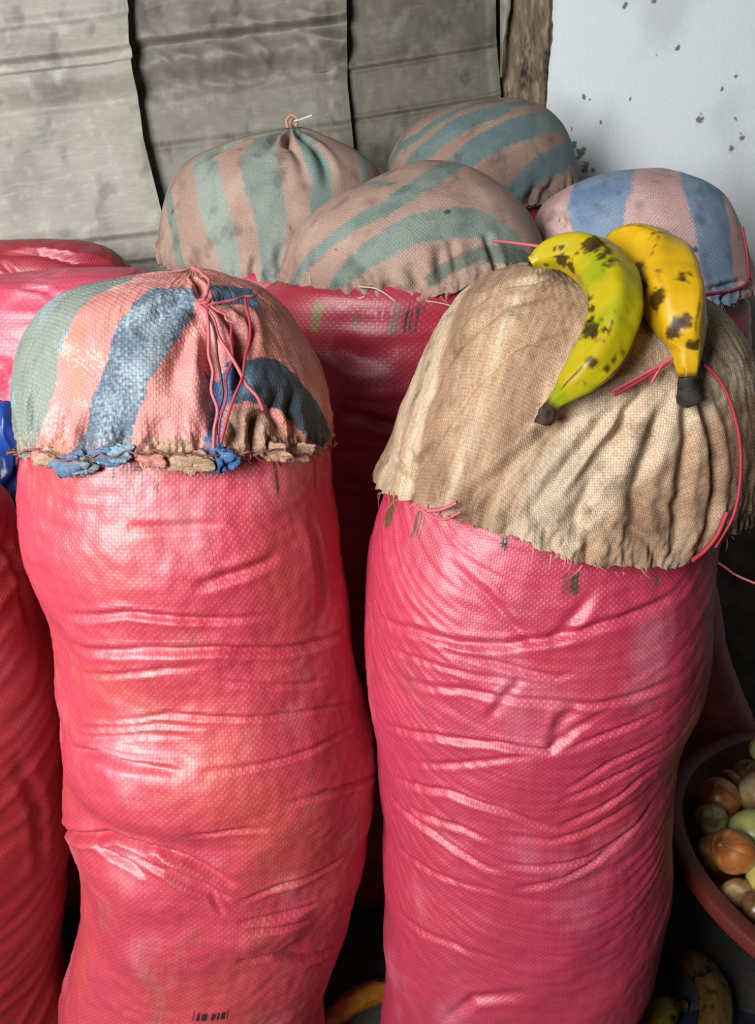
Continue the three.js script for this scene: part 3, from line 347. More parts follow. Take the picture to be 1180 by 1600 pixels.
// ------------------------------------------------------------------ sack B: beige cover, two plantains on top
let capB;
{
  const D = 1.1, S = surface([[640, 800, 830], [646, 720, 990], [662, 660, 1050], [690, 624, 1082], [730, 610, 1092], [780, 600, 1096], [820, 587, 1096], [860, 576, 1096], [900, 571, 1095], [950, 569, 1092], [1000, 570, 1088], [1050, 574, 1079], [1100, 581, 1063], [1150, 588, 1048], [1200, 594, 1042], [1250, 599, 1040], [1300, 600, 1038], [1350, 599, 1035], [1400, 600, 1029], [1450, 599, 1017], [1500, 602, 1001], [1550, 600, 986], [1600, 595, 970], [1645, 602, 950]], D, 0.86, true);
  const g = thing('produce_sack', 'tall pink-red woven sack under a plain beige cover, holding up two plantains', 'sack', 'capped red sacks');
  const FF = foldField(S, [
    { p: [[590, 965], [660, 985], [720, 1005], [790, 1010], [860, 1000], [940, 975], [1040, 940]], w: 0.01, d: 0.013 }, { p: [[700, 870], [760, 930], [830, 1005], [860, 1010]], w: 0.012, d: 0.008, one: 1 }, { p: [[860, 1010], [900, 960], [930, 920]], w: 0.012, d: 0.009, one: -1 }, { p: [[900, 985], [980, 960], [1060, 920]], w: 0.008, d: 0.008 },
    { p: [[690, 1010], [780, 1040], [870, 1062], [900, 1050]], w: 0.007, d: 0.009 }, { p: [[600, 1010], [680, 1035], [760, 1060], [860, 1070]], w: 0.006, d: 0.006 }, { p: [[620, 1060], [720, 1078], [830, 1098], [930, 1100], [1000, 1080], [1060, 1050]], w: 0.008, d: 0.009 }, { p: [[760, 1130], [800, 1080], [820, 1060]], w: 0.01, d: 0.008, one: 1 },
    { p: [[600, 1130], [680, 1150], [780, 1165], [860, 1175], [900, 1140], [960, 1100]], w: 0.008, d: 0.011 }, { p: [[860, 1180], [880, 1130], [905, 1100]], w: 0.012, d: 0.01, one: 1 }, { p: [[870, 1176], [940, 1150], [1030, 1105]], w: 0.007, d: 0.009 }, { p: [[640, 1190], [720, 1195], [800, 1185], [860, 1180]], w: 0.007, d: 0.007 },
    { p: [[620, 1215], [700, 1235], [780, 1262], [860, 1290], [890, 1285]], w: 0.008, d: 0.011 }, { p: [[870, 1290], [940, 1260], [1000, 1215], [1035, 1190]], w: 0.008, d: 0.011 }, { p: [[870, 1250], [940, 1225], [1030, 1170]], w: 0.007, d: 0.009 }, { p: [[880, 1235], [950, 1195], [1036, 1140]], w: 0.007, d: 0.008 },
    { p: [[640, 1260], [720, 1290], [775, 1310]], w: 0.008, d: 0.009 }, { p: [[610, 1240], [680, 1300], [760, 1350], [790, 1355]], w: 0.008, d: 0.01 }, { p: [[780, 1300], [860, 1310], [920, 1295], [990, 1250]], w: 0.007, d: 0.008 }, 
    { p: [[780, 1345], [850, 1350], [920, 1340], [990, 1290], [1030, 1240]], w: 0.007, d: 0.01 }, { p: [[800, 1385], [880, 1370], [930, 1345], [1000, 1280]], w: 0.008, d: 0.011 }, { p: [[620, 1320], [700, 1370], [780, 1390]], w: 0.007, d: 0.006 },
    { p: [[620, 1420], [700, 1470], [780, 1500]], w: 0.01, d: 0.006 }, { p: [[690, 1600], [740, 1560], [830, 1550]], w: 0.014, d: 0.01 }], 0.6, 0.6);
  const lump = lumps(23, 6, 0.011), torn = tornPatches(S, [[614, 800, 26, 50, '#6b4a2c'], [655, 820, 26, 44, '#6b4a2c'], [888, 912, 26, 34, '#5c3a28'], [790, 848, 10, 20, '#2a1a14'], [1022, 905, 14, 16, '#7a5a34']]);
  const cf = redCloth(23, '#c83a5a', '#e2869c', '#cb3c54', '#8e4a48', 0.3, (c, th, t, us, x, y, z, d) => { const h = torn(us[0], us[1]); return h ?? c; });
  part('body', cloth(S, { nu: 420, nv: 440, uvScale: 0.058, color: cf, disp: (th, t, e, us, x, y, z) => FF(us[0], us[1]) + lump(x, y, z) + 0.0018 * creases(us, 14, 4, 36, 0.1, S.R) * sstep(-0.25, 0.2, fbm(us[0] * 3, us[1] * 5, 12, 2)) * sstep(0.35, 0.6, y) + 0.0012 * creases(us, 18, 6, 70, 0.1, S.R) * sstep(0.3, 0.5, y) + 0.001 * n3(us[0] * 50, us[1] * 50, 1) }), M.sack, g, { label: 'creased pinkish red woven plastic body' });
  const C = surface([[404, 845, 870], [407, 815, 915], [413, 792, 960], [425, 762, 1010], [450, 722, 1072], [475, 700, 1112], [500, 682, 1138], [550, 656, 1166], [600, 637, 1177], [650, 616, 1181], [700, 600, 1178], [740, 591, 1168], [780, 592, 1152], [830, 596, 1128], [880, 604, 1096], [920, 612, 1084]], D, 0.88);
  capB = C;
  const seam = seamFn(C, [[592, 762], [640, 780], [700, 806], [760, 830], [800, 838], [860, 862], [900, 880], [950, 888], [1000, 884], [1050, 888], [1092, 868], [1115, 840]], 0.78);
  const b0 = lin('#c0a084'), b1 = lin('#d6bfa4'), b2 = lin('#a08068'), b3 = lin('#b2a692'), dirt = lin('#624a38');
  const capColor = (th, t, e, us) => { const [u, v] = C.disc(th, t), a = u * 0.72 + v * 0.69, band = n3(a * 16, 1.5, 2) + 0.5 * n3(a * 38, 4, 7), s = fbm(u * 12, v * 12, 4, 4), f = n3(u * 240, v * 240, 6), st = n3(a * 190, (v - u) * 12, 3); let c = mix3(b0, b1, sstep(-0.1, 0.5, band + 0.4 * s)); c = mix3(c, b2, 0.8 * sstep(0.05, 0.5, -band + 0.6 * s)); c = mix3(c, b3, 0.5 * sstep(0.1, 0.45, fbm(u * 5, v * 5, 20, 3))); c = mix3(c, dirt, 0.65 * sstep(0.08, 0.45, fbm(u * 22, v * 22, 31, 4) + 0.35 * f)); c = mix3(c, dirt, 0.4 * sstep(0.86, 1, t / e) * sstep(-0.2, 0.3, s + 0.4 * f)); const k = 1 + 0.32 * f + 0.24 * st + 0.16 * n3(u * 420, v * 420, 2); return c.map((q) => q * k); };
  const CF = foldField(C, [
    { p: [[1040, 565], [960, 612], [880, 650], [780, 740], [700, 800]], w: 0.012, d: 0.016, one: -1 }, { p: [[1040, 575], [950, 650], [860, 760], [800, 830]], w: 0.011, d: 0.013 }, { p: [[1050, 580], [990, 650], [930, 740], [880, 860]], w: 0.012, d: 0.015 }, { p: [[1030, 560], [960, 580], [900, 620]], w: 0.008, d: 0.01 }, { p: [[1055, 590], [1030, 660], [1000, 760], [985, 880]], w: 0.012, d: 0.013 }, { p: [[1070, 590], [1080, 680], [1070, 780], [1050, 880]], w: 0.011, d: 0.013 },
    { p: [[1085, 590], [1120, 680], [1125, 760], [1100, 850]], w: 0.01, d: 0.012 }, { p: [[1010, 610], [985, 640], [960, 690]], w: 0.006, d: 0.01 }, { p: [[1000, 640], [940, 700], [880, 790]], w: 0.007, d: 0.008 }, { p: [[900, 500], [800, 540], [730, 610], [680, 690], [640, 770]], w: 0.007, d: 0.007, one: 1 }, { p: [[880, 450], [790, 470], [710, 540], [650, 650]], w: 0.012, d: 0.007 }, { p: [[860, 425], [790, 440], [730, 480]], w: 0.01, d: 0.007 },
    { p: [[640, 700], [636, 750], [640, 776]], w: 0.008, d: 0.012 }, { p: [[610, 710], [640, 740], [650, 780]], w: 0.006, d: 0.009 }, { p: [[830, 790], [850, 830], [860, 860]], w: 0.01, d: 0.012 }, { p: [[900, 820], [920, 850], [915, 880]], w: 0.009, d: 0.012 }, { p: [[960, 820], [1010, 840], [1030, 880]], w: 0.008, d: 0.01 }, { p: [[940, 760], [1020, 790], [1090, 800]], w: 0.012, d: 0.009 }, { p: [[740, 760], [730, 800], [735, 820]], w: 0.008, d: 0.009 }, { p: [[840, 700], [770, 770], [740, 820]], w: 0.007, d: 0.007 }], 0.8, 0.75);
  const cover = part('cover', cloth(C, { nu: 440, nv: 280, tEnd: (th) => Math.min(0.997, seam(th) + 0.012 * n3(th * 9, 3, 5) + 0.006 * n3(th * 33, 4, 8)), disc: true, uvScale: 0.052, color: capColor, disp: (th, t, e, us, x, y, z) => -0.005 + CF(us[0], us[1]) * sstep(0, 0.1, t) + 0.008 * fbm(x * 8, y * 8, z * 8, 3) + sstep(0.84, 1, t / e) * (0.007 + 0.008 * n3(th * 15, 3, 8) + 0.004 * n3(th * 44, t * 40, 1)) + 0.0015 * n3(th * 24, t * 26, 5) }), M.jute, g, { label: 'plain beige woven cover with radiating creases' });
  part('frayed_fibers', fringe(C, seam, 0.1, 3.0, 45, 52, 0.003, 0.022, 0.003), M.tanTwine, cover, { kind: 'stuff' });
  part('frayed_fibers', fringe(C, seam, 1.4, 3.0, 26, 53, 0.006, 0.03, 0.004), M.pinkTwine, cover, { kind: 'stuff' });
  for (const [m, r, p] of [[M.pinkTwine, 0.0022, [[955, 612], [1000, 588], [1050, 560]]], [M.redTwine, 0.002, [[960, 618], [1005, 592], [1046, 566]]], [M.pinkTwine, 0.0018, [[1018, 600], [1030, 578], [1042, 560]]], [M.redTwine, 0.0022, [[1090, 560], [1125, 595], [1148, 650], [1158, 720], [1148, 800], [1118, 855]]], [M.pinkTwine, 0.003, [[1094, 866], [1104, 862, 1.02], [1140, 830, 1.0], [1184, 780, 0.99]]], [M.pinkTwine, 0.0017, [[1100, 866, 1.02], [1130, 884, 1.0], [1150, 898, 1.0], [1186, 914, 0.99]]], [M.redTwine, 0.003, [[1082, 876], [1100, 862], [1120, 838], [1136, 800]]], [M.pinkTwine, 0.0024, [[668, 798], [690, 796], [714, 785]]], [M.pinkTwine, 0.0015, [[650, 792], [690, 812], [720, 800]]]]) part('twine', tube(strand(C, p, 0.011), r, 50), m, g, { label: 'pink plastic twine' });
  part('frayed_fibers', fringe(C, seam, 0.1, 0.6, 30, 54, 0.01, 0.03, 0.005), M.redTwine, cover, { kind: 'stuff' });
}

// ------------------------------------------------------------------ green striped covers C, D, E and the blue striped F
function stripedSack(o) {
  const g = thing('produce_sack', o.label, 'sack', 'capped red sacks');
  if (o.bodyRows) { const S = surface(o.bodyRows, o.dist, o.bk ?? 0.86, true), lump = lumps(o.seed, 6, 0.012), FF = foldField(S, o.bodyFolds ?? []), torn = tornPatches(S, o.torn ?? []); part('body', cloth(S, { nu: o.bn ?? 140, nv: o.bn ?? 140, uvScale: o.buv ?? 0.08, color: redCloth(o.seed, o.red ?? '#b8284a', o.pale ?? '#d8607e', '#c23046', '#7c4040', 0.3, (c, th, t, us) => torn(us[0], us[1]) ?? c), disp: (th, t, e, us, x, y, z) => FF(us[0], us[1]) + lump(x, y, z) + 0.003 * creases(us, o.seed, 4, 22, 0.04, S.R) }), M.sack, g, { label: 'pinkish red woven plastic body' }); }
  const C = surface(o.rows, o.dist, o.k ?? 0.85), seam = seamFn(C, o.seam, o.back), bands = bandsIn(C, o.bands), base = lin(o.base), base2 = lin(o.base2), grime = lin('#3b3a36'), CF = foldField(C, o.folds ?? []); bands.forEach((b) => { b.l = lin(b.c); b.l2 = lin(b.c2 ?? b.c); });
  const cover = part('cover', cloth(C, { nu: o.nu ?? 260, nv: o.nv ?? 170, tEnd: (th) => Math.min(0.997, seam(th) + 0.014 * n3(th * 8, o.seed, 5) + 0.007 * n3(th * 31, 4, o.seed)), disc: true, uvScale: o.uv ?? 0.06,
    color: (th, t, e, us) => { const [u, v] = C.disc(th, t), f = n3(u * 230, v * 230, o.seed), s = fbm(u * 11, v * 11, o.seed, 4), j = 0.004 * n3(u * 60, v * 60, 2) + 0.004 * f; let c = mix3(base, base2, sstep(-0.15, 0.35, s)); for (const b of bands) { const d = bandAt(b, u, v) + j; if (d < 0.004) c = mix3(mix3(b.l, b.l2, sstep(-0.1, 0.35, -s)), c, sstep(-0.005, 0.004, d)); } c = mix3(c, grime, 0.45 * sstep(0.05, 0.5, fbm(u * 19, v * 19, o.seed + 3, 4))); if (n3(u * 38 + o.seed, v * 38, 5) > 0.72) c = mix3(c, grime, 0.8); const k = 1 + 0.18 * f; return c.map((q) => q * k); },
    disp: (th, t, e, us, x, y, z) => -0.002 + CF(us[0], us[1]) * sstep(0, 0.08, t) + 0.009 * fbm(x * 7 + o.seed, y * 7, z * 7, 3) + sstep(0.84, 1, t / e) * (0.006 + 0.008 * n3(th * 15, 3, o.seed) + 0.004 * n3(th * 40, t * 40, 1)) }), M.cap, g, { label: o.coverLabel });
  if (o.fringe) { part('frayed_fibers', fringe(C, seam, 0.2, 2.95, 60, o.seed + 1, 0.005, 0.025, 0.004), M.tanTwine, cover, { kind: 'stuff' }); }
  for (const [m, r, p] of o.twine ?? []) part('twine', tube(strand(C, p, 0.009), r, 40), m, g);
  return { g, C };
}
const GR = '#85928a', GR2 = '#697d75', BR = '#aa8d80';
stripedSack({ seed: 41, dist: 1.6, k: 0.72, bk: 0.72, label: 'red sack under diagonal green and brown stripes, wedged behind the two tall sacks', coverLabel: 'green and brown striped mesh cover', base: BR, base2: '#b39a8b',
  rows: [[249, 680, 695], [252, 660, 715], [259, 636, 740], [275, 592, 768], [300, 532, 800], [325, 497, 822], [350, 472, 836], [385, 450, 850], [420, 442, 854], [450, 442, 850], [480, 446, 842], [510, 450, 835]],
  seam: [[446, 442], [480, 452], [540, 462], [600, 464], [650, 470], [700, 458], [760, 432], [830, 440]], fringe: true,
  bands: [{ c: GR, c2: GR2, p: [[452, 366, 14], [500, 318, 20], [560, 288, 18], [592, 284, 12]] }, { c: GR, c2: GR2, p: [[470, 425, 22], [500, 392, 24], [543, 358, 26], [599, 328, 30], [662, 287, 34], [690, 266, 30]] }, { c: GR, c2: GR2, p: [[520, 455, 20], [560, 410, 34], [600, 382, 40], [650, 356, 46], [700, 345, 50], [745, 345, 46], [790, 370, 40]] }, { c: '#6c7468', p: [[700, 420, 20], [740, 400, 20], [800, 400, 30]] }],
  folds: [{ p: [[690, 380], [690, 410], [692, 450]], w: 0.01, d: 0.012 }, { p: [[705, 370], [712, 410], [712, 446]], w: 0.008, d: 0.01 }, { p: [[640, 410], [655, 440], [662, 465]], w: 0.01, d: 0.012 }, { p: [[560, 420], [575, 440], [585, 462]], w: 0.01, d: 0.012 }, { p: [[545, 430], [550, 445], [556, 460]], w: 0.007, d: 0.009 }, { p: [[760, 360], [772, 400], [775, 430]], w: 0.009, d: 0.01 }, { p: [[480, 420], [482, 440], [486, 452]], w: 0.008, d: 0.01 }, { p: [[600, 440], [612, 455], [640, 466]], w: 0.012, d: 0.012 }],
  twine: [[M.paleTwine, 0.0014, [[560, 448], [590, 452], [630, 480]]], [M.paleTwine, 0.0012, [[510, 460], [540, 468], [570, 464]]], [M.paleTwine, 0.0012, [[665, 470], [690, 474], [720, 482]]], [M.pinkTwine, 0.0024, [[770, 376, 1.27], [800, 379, 1.22], [850, 386, 1.17]]]],
  bn: 240, buv: 0.09, red: '#b52644', pale: '#d9607a', bodyRows: [[420, 610, 640], [425, 520, 740], [438, 440, 800], [460, 412, 826], [500, 406, 816], [560, 410, 808], [700, 424, 796], [850, 440, 782], [1050, 455, 770], [1250, 470, 758], [1400, 480, 750]],
  torn: [[494, 492, 22, 36, '#8a7a3a'], [560, 500, 14, 24, '#7a4a30'], [645, 500, 20, 40, '#46242a'], [620, 500, 10, 40, '#8a5a58'], [530, 480, 24, 10, '#d58a96'], [590, 490, 40, 8, '#d58a96']], bodyFolds: [{ p: [[530, 646], [570, 650], [600, 662], [640, 668]], w: 0.008, d: 0.012 }, { p: [[520, 540], [560, 560], [620, 560]], w: 0.02, d: 0.01 }] });
stripedSack({ seed: 53, dist: 2.02, k: 0.78, bk: 0.78, label: 'sack in upright green and brown stripes gathered to a knot at its top', coverLabel: 'green and brown striped mesh cover gathered to a knot', base: BR, base2: '#b79e8f',
  rows: [[194, 452, 460], [197, 446, 468], [203, 425, 490], [214, 385, 515], [228, 342, 542], [248, 302, 575], [272, 278, 594], [302, 262, 598], [340, 253, 599], [380, 250, 597], [415, 254, 596], [440, 262, 588], [470, 268, 582]],
  seam: [[254, 412], [300, 436], [350, 444], [400, 440], [440, 446], [520, 446], [590, 430]], fringe: true,
  bands: [{ c: GR, c2: '#949d95', p: [[262, 318, 20], [270, 350, 22], [283, 411, 24]] }, { c: '#98a39b', c2: GR, p: [[318, 250, 30], [325, 296, 42], [337, 336, 48], [354, 390, 46], [368, 440, 40]] }, { c: GR, c2: '#979f98', p: [[420, 212, 14], [402, 246, 44], [412, 296, 46], [427, 346, 48], [424, 430, 40]] }, { c: '#7b938d', c2: GR, p: [[462, 202, 10], [478, 220, 26], [496, 248, 36], [505, 282, 36], [500, 330, 36]] }, { c: '#7e948b', p: [[470, 198, 8], [540, 222, 16], [572, 272, 20], [580, 340, 20]] }, { c: '#8f9a8c', p: [[440, 203, 8], [390, 218, 14], [330, 240, 14]] }],
  folds: [{ p: [[455, 200], [450, 212], [446, 232]], w: 0.012, d: 0.02 }, { p: [[450, 202], [425, 222], [400, 245]], w: 0.014, d: 0.012 }, { p: [[460, 202], [490, 225], [512, 262], [515, 300]], w: 0.016, d: 0.016 }, { p: [[452, 202], [470, 250], [480, 300]], w: 0.012, d: 0.008 }, { p: [[446, 204], [380, 220], [320, 250]], w: 0.012, d: 0.008 }, { p: [[400, 400], [395, 425], [393, 440]], w: 0.008, d: 0.012 }, { p: [[440, 380], [436, 410], [440, 440]], w: 0.01, d: 0.012 }],
  twine: [[M.tanTwine, 0.0035, [[450, 200, 1.98], [448, 188, 1.98], [456, 180, 1.98], [464, 186, 1.98], [462, 198, 1.98]]], [M.tanTwine, 0.003, [[455, 200, 1.98], [454, 190, 1.97], [460, 184, 1.98]]], [M.paleTwine, 0.0022, [[458, 190, 1.98], [472, 186, 1.96], [488, 180, 1.95]]], [M.tanTwine, 0.003, [[250, 372, 2.0], [242, 384, 1.98], [248, 398, 1.98], [256, 410, 1.99], [246, 402, 1.97]]]],
  bodyRows: [[410, 410, 430], [416, 300, 540], [430, 262, 588], [480, 258, 592], [700, 270, 580], [1000, 300, 560], [1180, 310, 552]] });
stripedSack({ seed: 61, dist: 2.04, k: 0.78, bk: 0.78, label: 'round-topped sack in slanting dull green and brown stripes in the corner', coverLabel: 'dull green and brown striped mesh cover', base: '#967c70', base2: '#a08a7b',
  rows: [[153, 785, 800], [155, 755, 820], [160, 720, 840], [170, 684, 858], [185, 652, 872], [205, 630, 884], [235, 611, 894], [265, 603, 900], [300, 602, 898], [330, 606, 890], [360, 612, 880]],
  seam: [[598, 320], [680, 335], [760, 335], [830, 322], [895, 300]],
  bands: [{ c: '#667d76', p: [[606, 262, 14], [651, 213, 16], [700, 180, 14], [750, 160, 10]] }, { c: '#65787a', c2: '#70847f', p: [[640, 262, 26], [670, 230, 26], [712, 200, 28], [773, 173, 24], [810, 160, 16]] }, { c: '#65787a', c2: '#70847f', p: [[690, 285, 32], [720, 255, 32], [763, 222, 32], [824, 198, 34], [866, 190, 30]] }, { c: '#66797c', c2: '#6c8284', p: [[790, 318, 34], [810, 300, 34], [838, 270, 34], [878, 250, 30], [900, 238, 30]] }],
  folds: [{ p: [[840, 290], [830, 310], [826, 325]], w: 0.012, d: 0.016 }, { p: [[870, 280], [850, 305], [840, 320]], w: 0.01, d: 0.01 }],
  twine: [[M.darkTwine, 0.003, [[816, 326, 1.83], [830, 324, 1.82], [838, 320, 1.83]]]],
  bodyRows: [[318, 740, 760], [326, 660, 840], [345, 618, 870], [500, 612, 874], [900, 620, 860], [1170, 640, 840]] });
stripedSack({ seed: 71, dist: 1.68, k: 0.75, bk: 0.62, label: 'red sack with broad blue and pink upright stripes on its cover, against the white wall', coverLabel: 'broad blue and pink striped mesh cover', base: '#cda6a4', base2: '#d6b8b2', uv: 0.06,
  rows: [[261, 1020, 1035], [264, 985, 1050], [270, 938, 1068], [282, 900, 1095], [300, 868, 1120], [325, 842, 1138], [360, 832, 1154], [400, 832, 1165], [440, 838, 1171], [470, 846, 1168], [500, 852, 1160]],
  seam: [[836, 430], [900, 470], [1000, 490], [1080, 486], [1130, 476], [1166, 462]], fringe: true,
  bands: [{ c: '#8aa0ba', c2: '#708cac', p: [[945, 264, 58], [936, 300, 80], [932, 360, 82], [930, 450, 78]] }, { c: '#889eb6', c2: '#728caa', p: [[1084, 274, 46], [1104, 300, 64], [1116, 350, 70], [1124, 420, 72], [1126, 490, 68]] }],
  folds: [{ p: [[1100, 455], [1130, 448], [1160, 440]], w: 0.006, d: 0.01 }, { p: [[1125, 460], [1128, 470], [1126, 480]], w: 0.008, d: 0.01 }, { p: [[850, 330], [880, 345], [900, 370]], w: 0.012, d: 0.01 }],
  twine: [[M.redTwine, 0.0025, [[1160, 355], [1168, 400], [1168, 440], [1150, 452], [1100, 460]]]], pale: '#c44a66', red: '#a5213f',
  bodyRows: [[440, 1000, 1020], [446, 900, 1100], [462, 882, 1158], [500, 876, 1166], [600, 878, 1160], [750, 880, 1140], [880, 880, 1112], [950, 882, 1122], [1000, 884, 1132], [1050, 888, 1146], [1110, 892, 1168], [1180, 898, 1172], [1260, 902, 1164], [1360, 910, 1150]] });

// ------------------------------------------------------------------ plain red sacks at the side and the blue bag
function plainSack(o) {
  const S = surface(o.rows, o.dist, o.k ?? 0.85, true), lump = lumps(o.seed, o.ls ?? 5, o.la ?? 0.016), FF = foldField(S, o.folds ?? []);
  const g = thing('produce_sack', o.label, 'sack', o.group);
  part('body', cloth(S, { nu: o.n ?? 200, nv: o.n ?? 200, uvScale: o.uv ?? 0.075, color: redCloth(o.seed, o.base, o.pale, o.warm, o.soil, 0.3), disp: (th, t, e, us, x, y, z) => (FF(us[0], us[1]) + lump(x, y, z)) * sstep(0, 0.06, t) + 0.004 * creases(us, o.seed, 4, 20, 0.05, S.R) * sstep(0, 0.1, t) }), M.sack, g);
  return { g, S };
}
const g2 = plainSack({ seed: 83, dist: 1.64, k: 0.7, n: 260, uv: 0.1, label: 'bright pink woven sack with a rounded top, just behind the striped blue and pink cover', group: 'uncapped red sacks', base: '#d24a6a', pale: '#e898a8', warm: '#c93a52', soil: '#a24a56', la: 0.01,
  rows: [[417, 150, 165], [419, 110, 205], [424, 62, 228], [434, 0, 252], [452, -50, 272], [490, -84, 288], [560, -100, 294], [640, -102, 292], [800, -90, 285], [1000, -60, 275], [1310, -20, 265]], folds: [{ p: [[30, 448], [70, 452], [86, 462]], w: 0.006, d: 0.008 }, { p: [[0, 560], [15, 600], [20, 640]], w: 0.015, d: 0.012 }] });
plainSack({ seed: 89, dist: 2.03, k: 0.6, n: 180, label: 'dark red woven sack slumped against the cardboard behind the bright pink sack', group: 'uncapped red sacks', base: '#a8243c', pale: '#c44a60', warm: '#b02a3c', soil: '#7c3038',
  rows: [[373, 60, 80], [375, 20, 108], [380, -30, 135], [390, -70, 165], [405, -100, 188], [425, -120, 204], [480, -135, 216], [700, -130, 216], [1000, -100, 210], [1150, -80, 200]], folds: [{ p: [[0, 402], [60, 396], [120, 410], [170, 412]], w: 0.012, d: 0.02, one: 1 }, { p: [[0, 412], [20, 428], [40, 442]], w: 0.006, d: 0.01 }] });
plainSack({ seed: 97, dist: 1.15, n: 260, uv: 0.07, k: 0.7, label: 'plain dark red woven sack with no cover beside the dark blue bag', group: 'uncapped red sacks', base: '#9c1c28', pale: '#b03448', warm: '#9c181e', soil: '#6e2624', la: 0.012,
  rows: [[735, -200, -180], [738, -260, -110], [750, -310, -50], [775, -345, -12], [800, -362, 6], [840, -376, 20], [880, -384, 34], [950, -388, 48], [1050, -386, 74], [1150, -380, 90], [1220, -374, 96], [1290, -366, 101], [1400, -352, 96], [1500, -336, 86], [1600, -318, 74], [1640, -306, 70]], folds: [{ p: [[0, 840], [30, 900], [50, 980]], w: 0.012, d: 0.008 }, { p: [[20, 1180], [60, 1260], [60, 1380]], w: 0.014, d: 0.008 }] });
{ // crumpled blue bag squeezed between the sacks
  const S = surface([[640, -14, -4], [634, -40, 14], [645, -70, 28], [668, -92, 42], [700, -100, 48], [760, -100, 46], [900, -90, 44], [1100, -70, 44], [1400, -40, 50]].sort((a, b) => a[0] - b[0]).map((r, i) => (i === 0 ? [634, -16, -6] : i === 1 ? [638, -44, 12] : r)), 1.39, 0.4, true);
  const c0 = lin('#16306e'), c1 = lin('#22489a'), geo = cloth(S, { nu: 150, nv: 170, uvScale: 0.1, color: (th, t, e, us) => mix3(c0, c1, sstep(-0.2, 0.4, fbm(us[0] * 12, us[1] * 12, 3, 3))), disp: (th, t, e, us, x, y, z) => 0.012 * (1 - Math.abs(fbm(x * 14, y * 9, z * 14, 3)) * 3) + 0.004 * n3(x * 50, y * 40, z * 50) });
  single('plastic_bag', geo, new THREE.MeshPhysicalMaterial({ vertexColors: true, roughness: 0.32, side: THREE.DoubleSide }), 'crumpled shiny dark blue plastic bag squeezed between the red sacks', 'bag');
}

// ------------------------------------------------------------------ plantains
function fruitGeo(pts, rad, seed, cols, spots, nL = 130, nA = 60) { // pts: Vector3, rad: metres along it
  const cv = new THREE.CatmullRomCurve3(pts), pos = [], col = [], idx = [], c = V();
  const ctr = pts.reduce((s, p) => s.add(p), V()).multiplyScalar(1 / pts.length);
  for (let j = 0; j <= nL; j++) {
    const u = j / nL; cv.getPoint(u, c); const r = Math.max(0.0005, splineAt(rad.map((x) => [x]), u)[0]), T = cv.getTangent(u);
    let N = c.clone().sub(ctr); N.addScaledVector(T, -N.dot(T)).normalize(); const B = T.clone().cross(N);
    for (let i = 0; i <= nA; i++) {
      const a = i / nA * Math.PI * 2, k = 1 + 0.11 * (Math.pow(Math.abs(Math.cos(2.5 * a + 0.25)), 2.5) - 0.4), q = c.clone().addScaledVector(N, Math.cos(a) * r * k).addScaledVector(B, Math.sin(a) * r * k * 0.96);
      q.addScaledVector(q.clone().sub(c).normalize(), (seed === 2 ? 0.004 * fbm(q.x * 120, q.y * 120, q.z * 120, 2) : 0.0012 * n3(q.x * 60, q.y * 60, q.z * 60)));
      pos.push(q.x, q.y, q.z); col.push(...cols(u, a, q, i / nA));
    }
  }
  for (let j = 0; j < nL; j++) for (let i = 0; i < nA; i++) { const a = j * (nA + 1) + i, b = a + 1, d = a + nA + 1, e = d + 1; idx.push(a, b, d, b, e, d); }
  const g = new THREE.BufferGeometry(); g.setAttribute('position', new THREE.Float32BufferAttribute(pos, 3)); g.setAttribute('color', new THREE.Float32BufferAttribute(col, 3)); g.setIndex(idx); g.computeVertexNormals(); return g;
}
M.peel = new THREE.MeshPhysicalMaterial({ vertexColors: true, roughness: 0.42, specularIntensity: 0.8, side: THREE.DoubleSide });
M.stem = new THREE.MeshStandardMaterial({ vertexColors: true, roughness: 0.85, side: THREE.DoubleSide });
function peel(seed, yellow, green, brown, dark, ripe, spotAmt, ridge = 0.5, spots = []) {
  const Y = lin(yellow), G = lin(green), B = lin(brown), D = lin(dark);
  return (u, a, q) => { const n = fbm(q.x * 18 + seed, q.y * 18, q.z * 18, 3), m = fbm(q.x * 45, q.y * 45 + seed, q.z * 45, 3), f = n3(q.x * 260, q.y * 260, q.z * 260); let c = mix3(Y, G, clamp(sstep(ripe, ripe + 0.5, n + 0.5 * sstep(0.75, 1, u)))); c = mix3(c, B, 0.75 * sstep(0.42 - spotAmt, 0.62 - spotAmt * 0.6, m + 0.15 * f)); c = mix3(c, D, sstep(0.52 - spotAmt, 0.62 - spotAmt * 0.7, m * 0.7 + 0.5 * n + 0.1 * f)); const e = Math.abs(((a * 5 + 0.5) / (2 * Math.PI) + 0.5) % 1 - 0.5);  c = mix3(c, D, ridge * sstep(0.05, 0.015, e) * sstep(-0.1, 0.35, n3(u * 7, Math.floor(a * 5 / 6.283), seed) + 0.3 * f)); for (const [p, r] of spots) { const dd = q.distanceTo(p) / (r * 1.25) + 0.22 * n3(q.x * 160, q.y * 160, q.z * 160) + 0.3 * f; if (dd < 1) c = mix3(c, D, 0.92 * sstep(1, 0.7, dd)); } c = mix3(c, D, 0.85 * sstep(0.9, 0.985, u + 0.03 * n)); const k = 1 + 0.06 * f; return c.map((x) => x * k); };
}
const stemCol = (seed, a, b) => (u, t, q) => mix3(lin(a), lin(b), sstep(-0.2, 0.4, fbm(q.x * 70, q.y * 70, q.z * 70 + seed, 3)));
